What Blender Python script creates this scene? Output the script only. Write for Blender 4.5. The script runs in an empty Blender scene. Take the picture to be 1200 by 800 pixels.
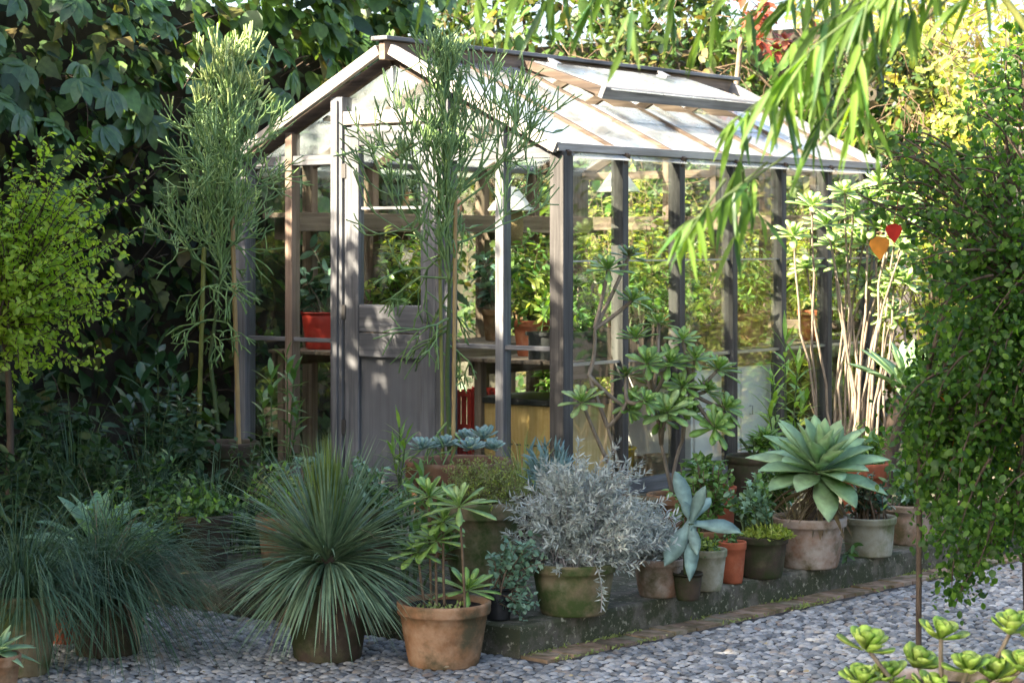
import bpy, math, random
import numpy as np
from mathutils import Vector, Matrix

C = bpy.context.scene.collection
SC = bpy.context.scene
RNG = np.random.default_rng(7)
random.seed(7)
PI = math.pi
F = 2456.0          # focal length in photo pixels (photo is 1200 wide)
EYE = 1.55          # camera height
HOR = 285.0         # horizon row of the photo
KZ = 0.12           # height of the raised platform

def at(px, py, Y):
    return np.array([(px - 600) / F * Y, Y, EYE - (py - HOR) / F * Y])
def spot(px, Y, z=KZ):
    return ((px - 600) / F * Y, Y, z)

# ------------------------------------------------------------------ mesh builder
class MB:
    def __init__(s):
        s.v = []; s.n = 0; s.f = []          # f: (faces array (m,k), material index, smooth)
    def add(s, verts, faces, mat=0, smooth=True):
        verts = np.asarray(verts, float).reshape(-1, 3); faces = np.asarray(faces, np.int64)
        if len(verts) == 0 or len(faces) == 0: return
        s.v.append(verts); s.f.append((faces + s.n, mat, smooth)); s.n += len(verts)
    def xf(s, M):
        M = np.array(M)
        s.v = [v @ M[:3, :3].T + M[:3, 3] for v in s.v]; return s
    def build(s, name, mats, parent=None, loc=None, bevel=0):
        me = bpy.data.meshes.new(name)
        if s.v:
            V = np.concatenate(s.v)
            me.vertices.add(len(V)); me.vertices.foreach_set('co', V.ravel())
            loops = np.concatenate([f.ravel() for f, _, _ in s.f])
            tot = np.concatenate([np.full(len(f), f.shape[1]) for f, _, _ in s.f])
            mi = np.concatenate([np.full(len(f), m) for f, m, _ in s.f])
            sm = np.concatenate([np.full(len(f), k, bool) for f, _, k in s.f])
            me.loops.add(len(loops)); me.loops.foreach_set('vertex_index', loops)
            me.polygons.add(len(tot))
            me.polygons.foreach_set('loop_start', np.concatenate([[0], np.cumsum(tot)[:-1]]))
            me.polygons.foreach_set('loop_total', tot)
            me.polygons.foreach_set('material_index', mi)
            me.polygons.foreach_set('use_smooth', sm)
            me.update(calc_edges=True)
        for m in (mats if isinstance(mats, (list, tuple)) else [mats]): me.materials.append(m)
        o = bpy.data.objects.new(name, me); C.objects.link(o)
        if parent is not None: o.parent = parent
        if loc is not None: o.location = loc
        if bevel:
            b = o.modifiers.new('edge', 'BEVEL'); b.width = bevel; b.segments = 2; b.limit_method = 'ANGLE'
        return o

def thing(name, label, cat, loc=(0, 0, 0), rotz=0, group=None):
    o = bpy.data.objects.new(name, None); C.objects.link(o)
    o.location = loc; o.rotation_euler = (0, 0, rotz); o.empty_display_size = .1
    o['label'] = label; o['category'] = cat
    if group: o['group'] = group
    return o
def tag(o, label, cat, group=None, kind=None):
    if label: o['label'] = label
    if cat: o['category'] = cat
    if group: o['group'] = group
    if kind: o['kind'] = kind
    return o

def unit(a):
    a = np.asarray(a, float); return a / np.maximum(np.linalg.norm(a, axis=-1, keepdims=True), 1e-9)
def rdir(n):
    return unit(RNG.normal(size=(n, 3)))

def box(mb, x0, x1, y0, y1, z0, z1, mat=0):
    v = [(x, y, z) for z in (z0, z1) for y in (y0, y1) for x in (x0, x1)]
    mb.add(v, [(0, 2, 3, 1), (4, 5, 7, 6), (0, 1, 5, 4), (2, 6, 7, 3), (0, 4, 6, 2), (1, 3, 7, 5)], mat, False)
def beam(mb, p, q, w, h, up=(0, 0, 1), mat=0):
    """rectangular bar from p to q: w wide sideways, h high along up"""
    p, q = np.array(p, float), np.array(q, float); d = unit(q - p)
    s = unit(np.cross(d, up)); n = np.cross(s, d)
    v = [e + s * a * w / 2 + n * b * h / 2 for e in (p, q) for a, b in ((-1, -1), (1, -1), (1, 1), (-1, 1))]
    mb.add(v, [(0, 3, 2, 1), (4, 5, 6, 7), (0, 1, 5, 4), (1, 2, 6, 5), (2, 3, 7, 6), (3, 0, 4, 7)], mat, False)
def tube(mb, pts, r, seg=7, mat=0, caps=True):
    pts = np.asarray(pts, float); k = len(pts)
    r = np.broadcast_to(np.asarray(r, float), (k,))
    t = unit(np.gradient(pts, axis=0))
    a = np.array([0.3, 0.8, 0.1]) if abs(t[0][2]) > .9 else np.array([0, 0, 1.])
    n = unit(a - t[0] * (a @ t[0])); V = []
    ang = np.linspace(0, 2 * PI, seg, endpoint=False)
    for i in range(k):
        n = unit(n - t[i] * (n @ t[i])); b = np.cross(t[i], n)
        V.append(pts[i] + r[i] * (np.cos(ang)[:, None] * n + np.sin(ang)[:, None] * b))
    V = np.concatenate(V)
    i, j = np.meshgrid(np.arange(k - 1), np.arange(seg), indexing='ij'); j2 = (j + 1) % seg
    mb.add(V, np.stack([i * seg + j, i * seg + j2, (i + 1) * seg + j2, (i + 1) * seg + j], -1).reshape(-1, 4), mat)
    if caps:
        mb.add(V[:seg], [list(range(seg))[::-1]], mat, False); mb.add(V[-seg:], [list(range(seg))], mat, False)
def rods(mb, P, Q, r0, r1, seg=5, mat=0):
    """many straight tapered rods at once"""
    P, Q = np.asarray(P, float), np.asarray(Q, float); n = len(P)
    if n == 0: return
    r0 = np.broadcast_to(np.asarray(r0, float), (n,)); r1 = np.broadcast_to(np.asarray(r1, float), (n,))
    d = unit(Q - P); a = np.where(np.abs(d[:, 2:3]) > .9, [[1., 0, 0]], [[0, 0, 1.]])
    s = unit(np.cross(d, a)); b = np.cross(d, s)
    ang = np.linspace(0, 2 * PI, seg, endpoint=False)
    ring = np.cos(ang)[None, :, None] * s[:, None] + np.sin(ang)[None, :, None] * b[:, None]
    V = np.concatenate([P[:, None] + ring * r0[:, None, None], Q[:, None] + ring * r1[:, None, None], (Q + d * r1[:, None])[:, None]], 1)
    m = 2 * seg + 1
    k = np.arange(seg); k2 = (k + 1) % seg
    q = np.stack([k, k2, seg + k2, seg + k], -1); t = np.stack([seg + k, seg + k2, np.full(seg, 2 * seg)], -1)
    off = (np.arange(n) * m)[:, None, None]
    base = mb.n
    mb.add(V.reshape(-1, 3), (off + q[None]).reshape(-1, 4), mat)
    mb.f.append(((off + t[None]).reshape(-1, 3) + base, mat, True))
def lathe(mb, prof, seg=36, mat=0, c=(0, 0, 0), wob=0):
    prof = np.asarray(prof, float); k = len(prof)
    ang = np.linspace(0, 2 * PI, seg, endpoint=False)
    w = 1 + wob * (np.sin(ang * 2 + 1) + .6 * np.sin(ang * 3 + 2))
    V = np.stack([prof[:, 0:1] * np.cos(ang) * w, prof[:, 0:1] * np.sin(ang) * w, np.repeat(prof[:, 1:2], seg, 1)], -1) + np.array(c)
    i, j = np.meshgrid(np.arange(k - 1), np.arange(seg), indexing='ij'); j2 = (j + 1) % seg
    mb.add(V.reshape(-1, 3), np.stack([i * seg + j, i * seg + j2, (i + 1) * seg + j2, (i + 1) * seg + j], -1).reshape(-1, 4), mat)

# leaf outlines: (position along the leaf, width)
LANCE = [(0, .12), (.18, .7), (.42, 1), (.7, .7), (.9, .25), (1, .02)]
OVAL = [(0, .1), (.2, .75), (.45, 1), (.7, .85), (.9, .4), (1, .03)]
SPOON = [(0, .25), (.3, .5), (.6, .9), (.8, 1), (.94, .65), (1, .12)]
BLADE = [(0, .7), (.25, 1), (.55, .85), (.8, .5), (1, .05)]
LINE = [(0, .8), (.2, 1), (.4, .95), (.6, .8), (.8, .55), (1, .08)]
IVY = [(0, .12), (.05, .78), (.2, 1), (.34, .7), (.5, .78), (.68, .42), (1, .02)]
ROUND = [(0, .15), (.18, .85), (.45, 1.), (.75, .75), (1, .08)]
AGAVE = [(0, .42), (.2, .5), (.42, .85), (.6, 1), (.78, .8), (.92, .38), (1, .03)]

def strips(mb, B, D, N, L, W, prof, droop=0., G=None, fold=.15, thick=0., mat=0, twist=None):
    """n leaves at once. B base, D direction, N upper side; droop bends them along G (default: away from N)"""
    B = np.asarray(B, float); n = len(B)
    if n == 0: return
    D = unit(D); N = np.asarray(N, float); N = unit(N - D * np.sum(N * D, -1, keepdims=True) + 1e-6)
    L = np.broadcast_to(np.asarray(L, float), (n,))[:, None]; W = np.broadcast_to(np.asarray(W, float), (n,))[:, None]
    droop = np.broadcast_to(np.asarray(droop, float), (n,))[:, None]
    g = -N if G is None else np.broadcast_to(np.asarray(G, float), (n, 3))
    S = unit(np.cross(D, N)); K = len(prof); rings = []; c = B.copy(); tp = 0.
    d = D
    for t, w in prof:
        tm = (t + tp) / 2; dm = unit(D + g * droop * tm * 1.6)
        c = c + dm * L * (t - tp); tp = t; d = unit(D + g * droop * t * 1.6)
        nn = np.cross(S, d); hw = W * w / 2
        if thick:
            rings.append(np.stack([c + S * hw + nn * fold * hw, c + nn * thick * hw * .5, c - S * hw + nn * fold * hw, c - nn * thick * hw], 1))
        elif fold is None:
            rings.append(np.stack([c + S * hw, c - S * hw], 1))
        else:
            rings.append(np.stack([c + S * hw + nn * fold * hw, c, c - S * hw + nn * fold * hw], 1))
    R = np.stack(rings, 1); m = R.shape[2]                     # n, K, m, 3
    fs = []
    pairs = [(i, (i + 1) % m) for i in range(m)] if thick else [(i, i + 1) for i in range(m - 1)]
    for k in range(K - 1):
        for a, b in pairs: fs.append((k * m + a, k * m + b, (k + 1) * m + b, (k + 1) * m + a))
    fs = np.array(fs)
    mb.add(R.reshape(-1, 3), ((np.arange(n) * K * m)[:, None, None] + fs[None]).reshape(-1, 4), mat)

def rosette(mb, c, axis, n, L, W, prof=SPOON, i0=12, i1=85, thick=0., droop=.1, fold=.25, mat=0, lo=.35):
    axis = unit(axis); a = np.array([1., 0, 0]) if abs(axis[0]) < .8 else np.array([0, 1., 0])
    u = unit(np.cross(axis, a)); v = np.cross(axis, u)
    f = np.arange(n) / max(n - 1, 1); ph = np.arange(n) * 2.39996 + RNG.uniform(0, 6) + RNG.normal(0, .12, n)
    inc = np.radians(i0 + (i1 - i0) * f ** .8 + RNG.normal(0, 4, n))
    rad = np.cos(ph)[:, None] * u + np.sin(ph)[:, None] * v
    D = np.cos(inc)[:, None] * axis + np.sin(inc)[:, None] * rad
    N = np.cos(inc)[:, None] * -rad + np.sin(inc)[:, None] * axis
    ll = L * (lo + (1 - lo) * f ** .6) * RNG.uniform(.9, 1.08, n)
    B = np.asarray(c, float) + rad * (W * .15 * f)[:, None] - axis * (f * W * .25)[:, None]
    strips(mb, B, D, N, ll, W * (.6 + .4 * f ** .5), prof, droop, None, fold, thick, mat)

def bez(p0, p1, p2, k):
    t = np.linspace(0, 1, k)[:, None]
    return (1 - t) ** 2 * np.asarray(p0) + 2 * t * (1 - t) * np.asarray(p1) + t * t * np.asarray(p2)

def shrub(base, c, rad, nst, per, L, W, prof, leafmats, stemmat, root, droop=.25, spread=.8, upn=.7, t0=.3, shell=.5, wob=.05,
          tr=.004, lname='foliage', fold=.18, basew=.03, hang=0., zlow=-1., stiff=None):
    """bushy plant: stems from base into an ellipsoid crown, leaves along the outer part of every stem"""
    c = np.asarray(c, float); rad = np.asarray(rad, float); base = np.asarray(base, float)
    st = MB(); P0, P1, R0, R1 = [], [], [], []; LB, LD, LN = [], [], []
    nm = len(leafmats); which = []
    for i in range(nst):
        while True:
            q = RNG.uniform(-1, 1, 3)
            if shell <= np.linalg.norm(q) <= 1 and q[2] > zlow: break
        tgt = c + q * rad * (1 + RNG.normal(0, wob * 2))
        b = base + np.append(RNG.normal(0, basew, 2), 0)
        mid = b + (tgt - b) * .5; mid[2] += (tgt[2] - b[2]) * .15; mid[:2] = b[:2] * .6 + mid[:2] * .4
        pts = bez(b, mid, tgt, 7) + RNG.normal(0, wob * rad.mean() * .5, (7, 3)) * np.linspace(0, 1, 7)[:, None]
        P0.append(pts[:-1]); P1.append(pts[1:]); rr = np.linspace(tr, tr * .3, 7); R0.append(rr[:-1]); R1.append(rr[1:])
        t = t0 + (1 - t0) * (np.arange(per) + RNG.uniform(0, 1, per)) / per
        x = t * 6; k = np.minimum(x.astype(int), 5); fr = (x - k)[:, None]
        LB.append(pts[k] * (1 - fr) + pts[k + 1] * fr)
        T = unit(pts[k + 1] - pts[k]); w = rdir(per); w = unit(w - T * np.sum(w * T, -1, keepdims=True))
        d = T * (1 - spread) + w * spread; d[:, 2] -= hang
        LD.append(d); nn = RNG.normal(0, 1 - upn, (per, 3)) + np.array([0, 0, upn]) + (tgt - c) / rad * .25; LN.append(nn)
        which.append(np.full(per, RNG.integers(nm)))
    rods(st, np.concatenate(P0), np.concatenate(P1), np.concatenate(R0), np.concatenate(R1), 4)
    LB, LD, LN, which = map(np.concatenate, (LB, LD, LN, which)); n = len(LB)
    lf = MB(); s = RNG.uniform(.6, 1.15, n)
    for m in range(nm):
        k = which == m
        strips(lf, LB[k], LD[k], LN[k], L * s[k], W * s[k], prof, droop, None if stiff is None else stiff, fold, 0, m)
    st.build('stem', stemmat, root)
    return lf.build(lname, leafmats, root)

def blades(mb, c, n, L, W, prof=LINE, i0=0, i1=90, droop=.6, spread=.03, lj=.25, mat=0, fold=None, bias=None):
    """a tuft of long thin leaves falling over"""
    ph = RNG.uniform(0, 2 * PI, n); inc = np.radians(RNG.uniform(i0, i1, n))
    D = np.stack([np.sin(inc) * np.cos(ph), np.sin(inc) * np.sin(ph), np.cos(inc)], -1)
    if bias is not None: D = unit(D + np.asarray(bias))
    B = np.asarray(c, float) + np.stack([np.cos(ph), np.sin(ph), 0 * ph], -1) * (spread * np.sqrt(RNG.uniform(0, 1, n)))[:, None]
    N = np.stack([-np.cos(inc) * np.cos(ph), -np.cos(inc) * np.sin(ph), np.sin(inc)], -1) + RNG.normal(0, .2, (n, 3))
    strips(mb, B, D, N, L * RNG.uniform(1 - lj, 1 + lj * .4, n), W, prof, droop * RNG.uniform(.6, 1.3, n), (0, 0, -1.), fold, 0, mat)

# ------------------------------------------------------------------ materials
def newmat(name):
    m = bpy.data.materials.new(name); m.use_nodes = True; nt = m.node_tree
    for n in list(nt.nodes): nt.nodes.remove(n)
    return m, nt, nt.nodes, nt.links
def nd(ns, t, **kw):
    n = ns.new(t)
    for k, v in kw.items():
        if k in n.inputs: n.inputs[k].default_value = v
        else: setattr(n, k, v)
    return n
def ramp(ns, stops):
    r = ns.new('ShaderNodeValToRGB'); e = r.color_ramp.elements
    while len(e) > 1: e.remove(e[-1])
    e[0].position = stops[0][0]; e[0].color = (*stops[0][1], 1)
    for p, c in stops[1:]:
        x = e.new(p); x.color = (*c, 1)
    return r
def leafmat(name, cols, trans=.3, rough=.42, spec=.4, tcol=None, vein=.25, scale=30, coat=0):
    """leaf: every leaf its own shade out of cols, part of the light shines through"""
    m, nt, ns, ln = newmat(name)
    g = nd(ns, 'ShaderNodeNewGeometry')
    k = len(cols); r = ramp(ns, [(i / max(k - 1, 1), c) for i, c in enumerate(cols)])
    ln.new(g.outputs['Random Per Island'], r.inputs[0])
    tc = nd(ns, 'ShaderNodeTexCoord'); no = nd(ns, 'ShaderNodeTexNoise', Scale=scale, Detail=3.)
    ln.new(tc.outputs['Object'], no.inputs['Vector'])
    mr = nd(ns, 'ShaderNodeMapRange'); mr.inputs[1].default_value = .3; mr.inputs[2].default_value = .7
    mr.inputs[3].default_value = 1 - vein; mr.inputs[4].default_value = 1 + vein
    ln.new(no.outputs['Fac'], mr.inputs[0])
    mx = nd(ns, 'ShaderNodeMix', data_type='RGBA', blend_type='MULTIPLY'); mx.inputs[0].default_value = 1
    ln.new(r.outputs[0], mx.inputs[6]); ln.new(mr.outputs[0], mx.inputs[7])
    p = nd(ns, 'ShaderNodeBsdfPrincipled', Roughness=rough); p.inputs['Specular IOR Level'].default_value = spec
    ln.new(mx.outputs[2], p.inputs['Base Color'])
    out = nd(ns, 'ShaderNodeOutputMaterial')
    if trans > 0:
        t = nd(ns, 'ShaderNodeBsdfTranslucent'); tm = nd(ns, 'ShaderNodeMix', data_type='RGBA', blend_type='MULTIPLY'); tm.inputs[0].default_value = 1
        tm.inputs[7].default_value = (*(tcol or (2.2, 2.0, .8)), 1)
        ln.new(mx.outputs[2], tm.inputs[6]); ln.new(tm.outputs[2], t.inputs[0])
        ms = nd(ns, 'ShaderNodeMixShader'); ms.inputs[0].default_value = trans
        ln.new(p.outputs[0], ms.inputs[1]); ln.new(t.outputs[0], ms.inputs[2]); ln.new(ms.outputs[0], out.inputs[0])
    else: ln.new(p.outputs[0], out.inputs[0])
    return m
def solid(name, c1, c2, scale=8, rough=.8, spec=.3, stretch=(1, 1, 1), bump=.2, c3=None, metallic=0, detail=6, lo=.35, hi=.65, bdist=.01):
    m, nt, ns, ln = newmat(name)
    tc = nd(ns, 'ShaderNodeTexCoord'); mp = nd(ns, 'ShaderNodeMapping'); mp.inputs['Scale'].default_value = stretch
    ln.new(tc.outputs['Object'], mp.inputs[0])
    no = nd(ns, 'ShaderNodeTexNoise', Scale=scale, Detail=float(detail), Roughness=.62); ln.new(mp.outputs[0], no.inputs['Vector'])
    st = [(lo, c1), (hi, c2)] if c3 is None else [(lo, c1), ((lo + hi) / 2, c2), (hi, c3)]
    r = ramp(ns, st); ln.new(no.outputs['Fac'], r.inputs[0])
    p = nd(ns, 'ShaderNodeBsdfPrincipled', Roughness=rough, Metallic=float(metallic)); p.inputs['Specular IOR Level'].default_value = spec
    ln.new(r.outputs[0], p.inputs['Base Color'])
    n2 = nd(ns, 'ShaderNodeTexNoise', Scale=scale * 5, Detail=4.); ln.new(mp.outputs[0], n2.inputs['Vector'])
    ad = nd(ns, 'ShaderNodeMath', operation='ADD'); ln.new(no.outputs['Fac'], ad.inputs[0]); ln.new(n2.outputs['Fac'], ad.inputs[1])
    b = nd(ns, 'ShaderNodeBump', Strength=bump, Distance=bdist); ln.new(ad.outputs[0], b.inputs['Height']); ln.new(b.outputs[0], p.inputs['Normal'])
    out = nd(ns, 'ShaderNodeOutputMaterial'); ln.new(p.outputs[0], out.inputs[0])
    return m
def potmat(name, clay, moss, pale, moss_amt=.5, pale_amt=.3, low=0.):
    """fired clay with patches of moss and lime bloom"""
    m, nt, ns, ln = newmat(name)
    tc = nd(ns, 'ShaderNodeTexCoord'); oi = nd(ns, 'ShaderNodeObjectInfo')
    ad = nd(ns, 'ShaderNodeVectorMath', operation='ADD'); ln.new(tc.outputs['Object'], ad.inputs[0])
    sc = nd(ns, 'ShaderNodeVectorMath', operation='SCALE'); sc.inputs['Scale'].default_value = .37; ln.new(oi.outputs['Location'], sc.inputs[0]); ln.new(sc.outputs[0], ad.inputs[1])
    def noise(s, d=5.):
        n = nd(ns, 'ShaderNodeTexNoise', Scale=s, Detail=d, Roughness=.65); ln.new(ad.outputs[0], n.inputs['Vector']); return n
    n0, n1, n2 = noise(14), noise(9, 8.), noise(6, 8.)
    c0 = ramp(ns, [(.3, tuple(x * .7 for x in clay)), (.55, clay), (.75, tuple(min(1, x * 1.25) for x in clay))]); ln.new(n0.outputs['Fac'], c0.inputs[0])
    r1 = ramp(ns, [(max(0, .62 - pale_amt * .4), (0, 0, 0)), (.8 - pale_amt * .25, (1, 1, 1))]); ln.new(n1.outputs['Fac'], r1.inputs[0])
    m1 = nd(ns, 'ShaderNodeMix', data_type='RGBA'); ln.new(r1.outputs[0], m1.inputs[0]); ln.new(c0.outputs[0], m1.inputs[6]); m1.inputs[7].default_value = (*pale, 1)
    r2 = ramp(ns, [(max(0, .66 - moss_amt * .45), (0, 0, 0)), (.82 - moss_amt * .45, (1, 1, 1))]); ln.new(n2.outputs['Fac'], r2.inputs[0])
    m2 = nd(ns, 'ShaderNodeMix', data_type='RGBA'); ln.new(r2.outputs[0], m2.inputs[0]); ln.new(m1.outputs[2], m2.inputs[6]); m2.inputs[7].default_value = (*moss, 1)
    p = nd(ns, 'ShaderNodeBsdfPrincipled', Roughness=.8); p.inputs['Specular IOR Level'].default_value = .25
    ln.new(m2.outputs[2], p.inputs['Base Color'])
    n3 = noise(60, 4.); b = nd(ns, 'ShaderNodeBump', Strength=.25, Distance=.006); ln.new(n3.outputs['Fac'], b.inputs['Height']); ln.new(b.outputs[0], p.inputs['Normal'])
    out = nd(ns, 'ShaderNodeOutputMaterial'); ln.new(p.outputs[0], out.inputs[0])
    return m
def glassmat(name, dirt=.06, tint=(.96, .985, .97), dcol=(.75, .78, .76), lo=.45, hi=.75, dscale=3., rough=.02, dmax=.5, base=.0):
    """thin pane: clear, mirrors more at a slant, with films of dried dirt or lime wash"""
    m, nt, ns, ln = newmat(name)
    lw = nd(ns, 'ShaderNodeLayerWeight', Blend=.5)
    pw = nd(ns, 'ShaderNodeMath', operation='POWER'); ln.new(lw.outputs['Facing'], pw.inputs[0]); pw.inputs[1].default_value = 4.
    mr = nd(ns, 'ShaderNodeMapRange'); mr.inputs[3].default_value = .045; mr.inputs[4].default_value = .9; ln.new(pw.outputs[0], mr.inputs[0])
    t = nd(ns, 'ShaderNodeBsdfTransparent'); t.inputs[0].default_value = (*tint, 1)
    gl = nd(ns, 'ShaderNodeBsdfGlossy', Roughness=rough); gl.inputs[0].default_value = (.95, .97, 1, 1)
    a = nd(ns, 'ShaderNodeMixShader'); ln.new(mr.outputs[0], a.inputs[0]); ln.new(t.outputs[0], a.inputs[1]); ln.new(gl.outputs[0], a.inputs[2])
    d = nd(ns, 'ShaderNodeBsdfDiffuse'); d.inputs[0].default_value = (*dcol, 1)
    tl = nd(ns, 'ShaderNodeBsdfTranslucent'); tl.inputs[0].default_value = (*dcol, 1)
    dm = nd(ns, 'ShaderNodeMixShader'); dm.inputs[0].default_value = .5; ln.new(d.outputs[0], dm.inputs[1]); ln.new(tl.outputs[0], dm.inputs[2])
    tc = nd(ns, 'ShaderNodeTexCoord'); mp = nd(ns, 'ShaderNodeMapping'); mp.inputs['Scale'].default_value = (1, 1, .45)
    ln.new(tc.outputs['Object'], mp.inputs[0])
    no = nd(ns, 'ShaderNodeTexNoise', Scale=dscale, Detail=8., Roughness=.7); ln.new(mp.outputs[0], no.inputs['Vector'])
    m2 = nd(ns, 'ShaderNodeMapRange'); m2.inputs[1].default_value = lo; m2.inputs[2].default_value = hi; m2.inputs[3].default_value = base; m2.inputs[4].default_value = dmax
    ln.new(no.outputs['Fac'], m2.inputs[0])
    b = nd(ns, 'ShaderNodeMixShader'); ln.new(m2.outputs[0], b.inputs[0]); ln.new(a.outputs[0], b.inputs[1]); ln.new(dm.outputs[0], b.inputs[2])
    out = nd(ns, 'ShaderNodeOutputMaterial'); ln.new(b.outputs[0], out.inputs[0])
    return m
def woodmat(name, axis, c1, c2, c3, rough=.75):
    m, nt, ns, ln = newmat(name)
    tc = nd(ns, 'ShaderNodeTexCoord'); mp = nd(ns, 'ShaderNodeMapping')
    s = [22, 22, 22]; s[axis] = .9; mp.inputs['Scale'].default_value = s; ln.new(tc.outputs['Object'], mp.inputs[0])
    no = nd(ns, 'ShaderNodeTexNoise', Scale=1.6, Detail=9., Roughness=.68); ln.new(mp.outputs[0], no.inputs['Vector'])
    r = ramp(ns, [(.3, c1), (.5, c2), (.7, c3)]); ln.new(no.outputs['Fac'], r.inputs[0])
    big = nd(ns, 'ShaderNodeTexNoise', Scale=1.7, Detail=3.); ln.new(tc.outputs['Object'], big.inputs['Vector'])
    mr = nd(ns, 'ShaderNodeMapRange'); mr.inputs[1].default_value = .35; mr.inputs[2].default_value = .65; mr.inputs[3].default_value = .7; mr.inputs[4].default_value = 1.2
    ln.new(big.outputs['Fac'], mr.inputs[0])
    mx = nd(ns, 'ShaderNodeMix', data_type='RGBA', blend_type='MULTIPLY'); mx.inputs[0].default_value = 1
    ln.new(r.outputs[0], mx.inputs[6]); ln.new(mr.outputs[0], mx.inputs[7])
    p = nd(ns, 'ShaderNodeBsdfPrincipled', Roughness=rough); p.inputs['Specular IOR Level'].default_value = .3
    ln.new(mx.outputs[2], p.inputs['Base Color'])
    b = nd(ns, 'ShaderNodeBump', Strength=.35, Distance=.004); ln.new(no.outputs['Fac'], b.inputs['Height']); ln.new(b.outputs[0], p.inputs['Normal'])
    out = nd(ns, 'ShaderNodeOutputMaterial'); ln.new(p.outputs[0], out.inputs[0])
    return m

M = {}
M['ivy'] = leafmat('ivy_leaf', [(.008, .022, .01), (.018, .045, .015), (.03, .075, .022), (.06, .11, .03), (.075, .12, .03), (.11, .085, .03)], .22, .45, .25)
M['ivy_light'] = leafmat('young_ivy_leaf', [(.06, .14, .03), (.10, .20, .045), (.13, .23, .05)], .3, .4, .5)
M['creeper'] = leafmat('creeper_leaf', [(.03, .085, .028), (.055, .125, .042), (.085, .16, .05)], .3, .33, .6)
M['hedge'] = leafmat('hedge_leaf', [(.035, .07, .02), (.07, .12, .03), (.12, .16, .04), (.15, .11, .05)], .35, .5)
M['hedge_warm'] = leafmat('warm_hedge_leaf', [(.17, .23, .05), (.27, .33, .08), (.34, .36, .11), (.28, .2, .09)], .45, .5)  # brighter copy of the hedge leaf, sunlight put into its colour
M['sunny'] = leafmat('sunny_leaf', [(.18, .26, .05), (.27, .34, .08), (.36, .38, .11)], .45, .45)  # leaf colour lifted to carry the sunlit look
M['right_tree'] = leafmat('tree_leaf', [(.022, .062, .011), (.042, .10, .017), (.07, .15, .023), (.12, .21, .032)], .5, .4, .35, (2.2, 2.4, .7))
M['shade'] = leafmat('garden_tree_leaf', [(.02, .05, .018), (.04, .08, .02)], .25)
M['lime'] = leafmat('lime_leaf', [(.24, .40, .05), (.33, .48, .07), (.42, .55, .10)], .45, .45)
M['bamboo'] = leafmat('bamboo_leaf', [(.06, .13, .022), (.10, .19, .03), (.15, .25, .045), (.09, .15, .04)], .42, .55, .22, (2.2, 2.2, .6), vein=.1)
M['bamboo_dark'] = leafmat('old_bamboo_leaf', [(.03, .08, .02), (.05, .13, .03)], .35, .4)
M['pencil'] = leafmat('pencil_stem', [(.11, .20, .075), (.16, .27, .09), (.21, .32, .10)], 0, .5, .4)
M['pencil_tip'] = leafmat('pencil_tip', [(.22, .32, .09), (.32, .38, .14)], 0, .5, .4)  # paler tip tone stands in for sun on the tree top
M['yucca'] = leafmat('spiky_leaf', [(.09, .16, .095), (.15, .235, .14), (.22, .30, .18)], .08, .42, .35)
M['yucca_new'] = leafmat('new_spiky_leaf', [(.10, .16, .035), (.16, .21, .05)], .15, .42, .4)
M['grass'] = leafmat('bluegreen_grass', [(.035, .08, .045), (.06, .115, .065), (.11, .17, .10)], .15, .55, .2)
M['silver'] = leafmat('silver_leaf', [(.31, .35, .30), (.42, .46, .41), (.54, .58, .53)], .12, .7, .2, (1, 1, 1), vein=.12)
M['silver_stem'] = solid('silver_stem', (.22, .2, .19), (.38, .36, .34), 30)
M['bluegrey'] = leafmat('agave_blue', [(.17, .28, .25), (.23, .34, .29), (.28, .38, .30)], .06, .58, .3, vein=.32, scale=22)
M['agave'] = leafmat('agave_green', [(.25, .41, .21), (.33, .49, .25), (.39, .54, .29)], .15, .55, .35, vein=.28, scale=18)
M['dead'] = leafmat('withered_leaf', [(.14, .10, .06), (.22, .17, .11), (.1, .08, .055)], .15, .8, .2)
M['dry'] = leafmat('dry_leaf', [(.3, .24, .14), (.42, .36, .24), (.2, .15, .09)], .2, .7, .2)
M['aeon'] = leafmat('aeonium_leaf', [(.17, .31, .065), (.25, .42, .09), (.34, .5, .14)], .18, .33, .5)
M['aeon_pale'] = leafmat('pale_aeonium_leaf', [(.26, .42, .13), (.36, .5, .18), (.43, .55, .23)], .25, .36, .5)
M['aeon_dark'] = leafmat('dark_aeonium_leaf', [(.10, .19, .045), (.16, .27, .06), (.17, .17, .07)], .15, .33, .5)
M['aeon_sun'] = leafmat('lime_aeonium_leaf', [(.22, .38, .06), (.32, .46, .09), (.42, .52, .14)], .25, .5, .35, vein=.32, scale=40)
M['jade'] = leafmat('jade_leaf', [(.10, .21, .055), (.15, .28, .075), (.2, .32, .1)], .12, .25, .6)
M['jade_blue'] = leafmat('bluegreen_jade_leaf', [(.13, .25, .17), (.18, .31, .21), (.24, .37, .26)], .1, .4, .45)
M['jade_grey'] = leafmat('grey_jade_leaf', [(.09, .15, .10), (.14, .21, .14), (.17, .2, .12)], .1, .35, .5)
M['sedum'] = leafmat('stonecrop_leaf', [(.17, .25, .035), (.25, .33, .05), (.32, .36, .07)], .2, .4)
M['thyme'] = leafmat('thyme_leaf', [(.16, .22, .06), (.24, .30, .085), (.2, .2, .10)], .15, .6, .3)
M['senecio'] = leafmat('blue_finger_leaf', [(.13, .24, .25), (.2, .31, .31)], .05, .5)
M['echeveria'] = leafmat('echeveria_leaf', [(.2, .33, .3), (.28, .42, .38), (.32, .42, .4)], .08, .5)
M['glossy'] = leafmat('glossy_dark_leaf', [(.016, .05, .024), (.03, .08, .036), (.055, .12, .06)], .15, .32, .45)
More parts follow.
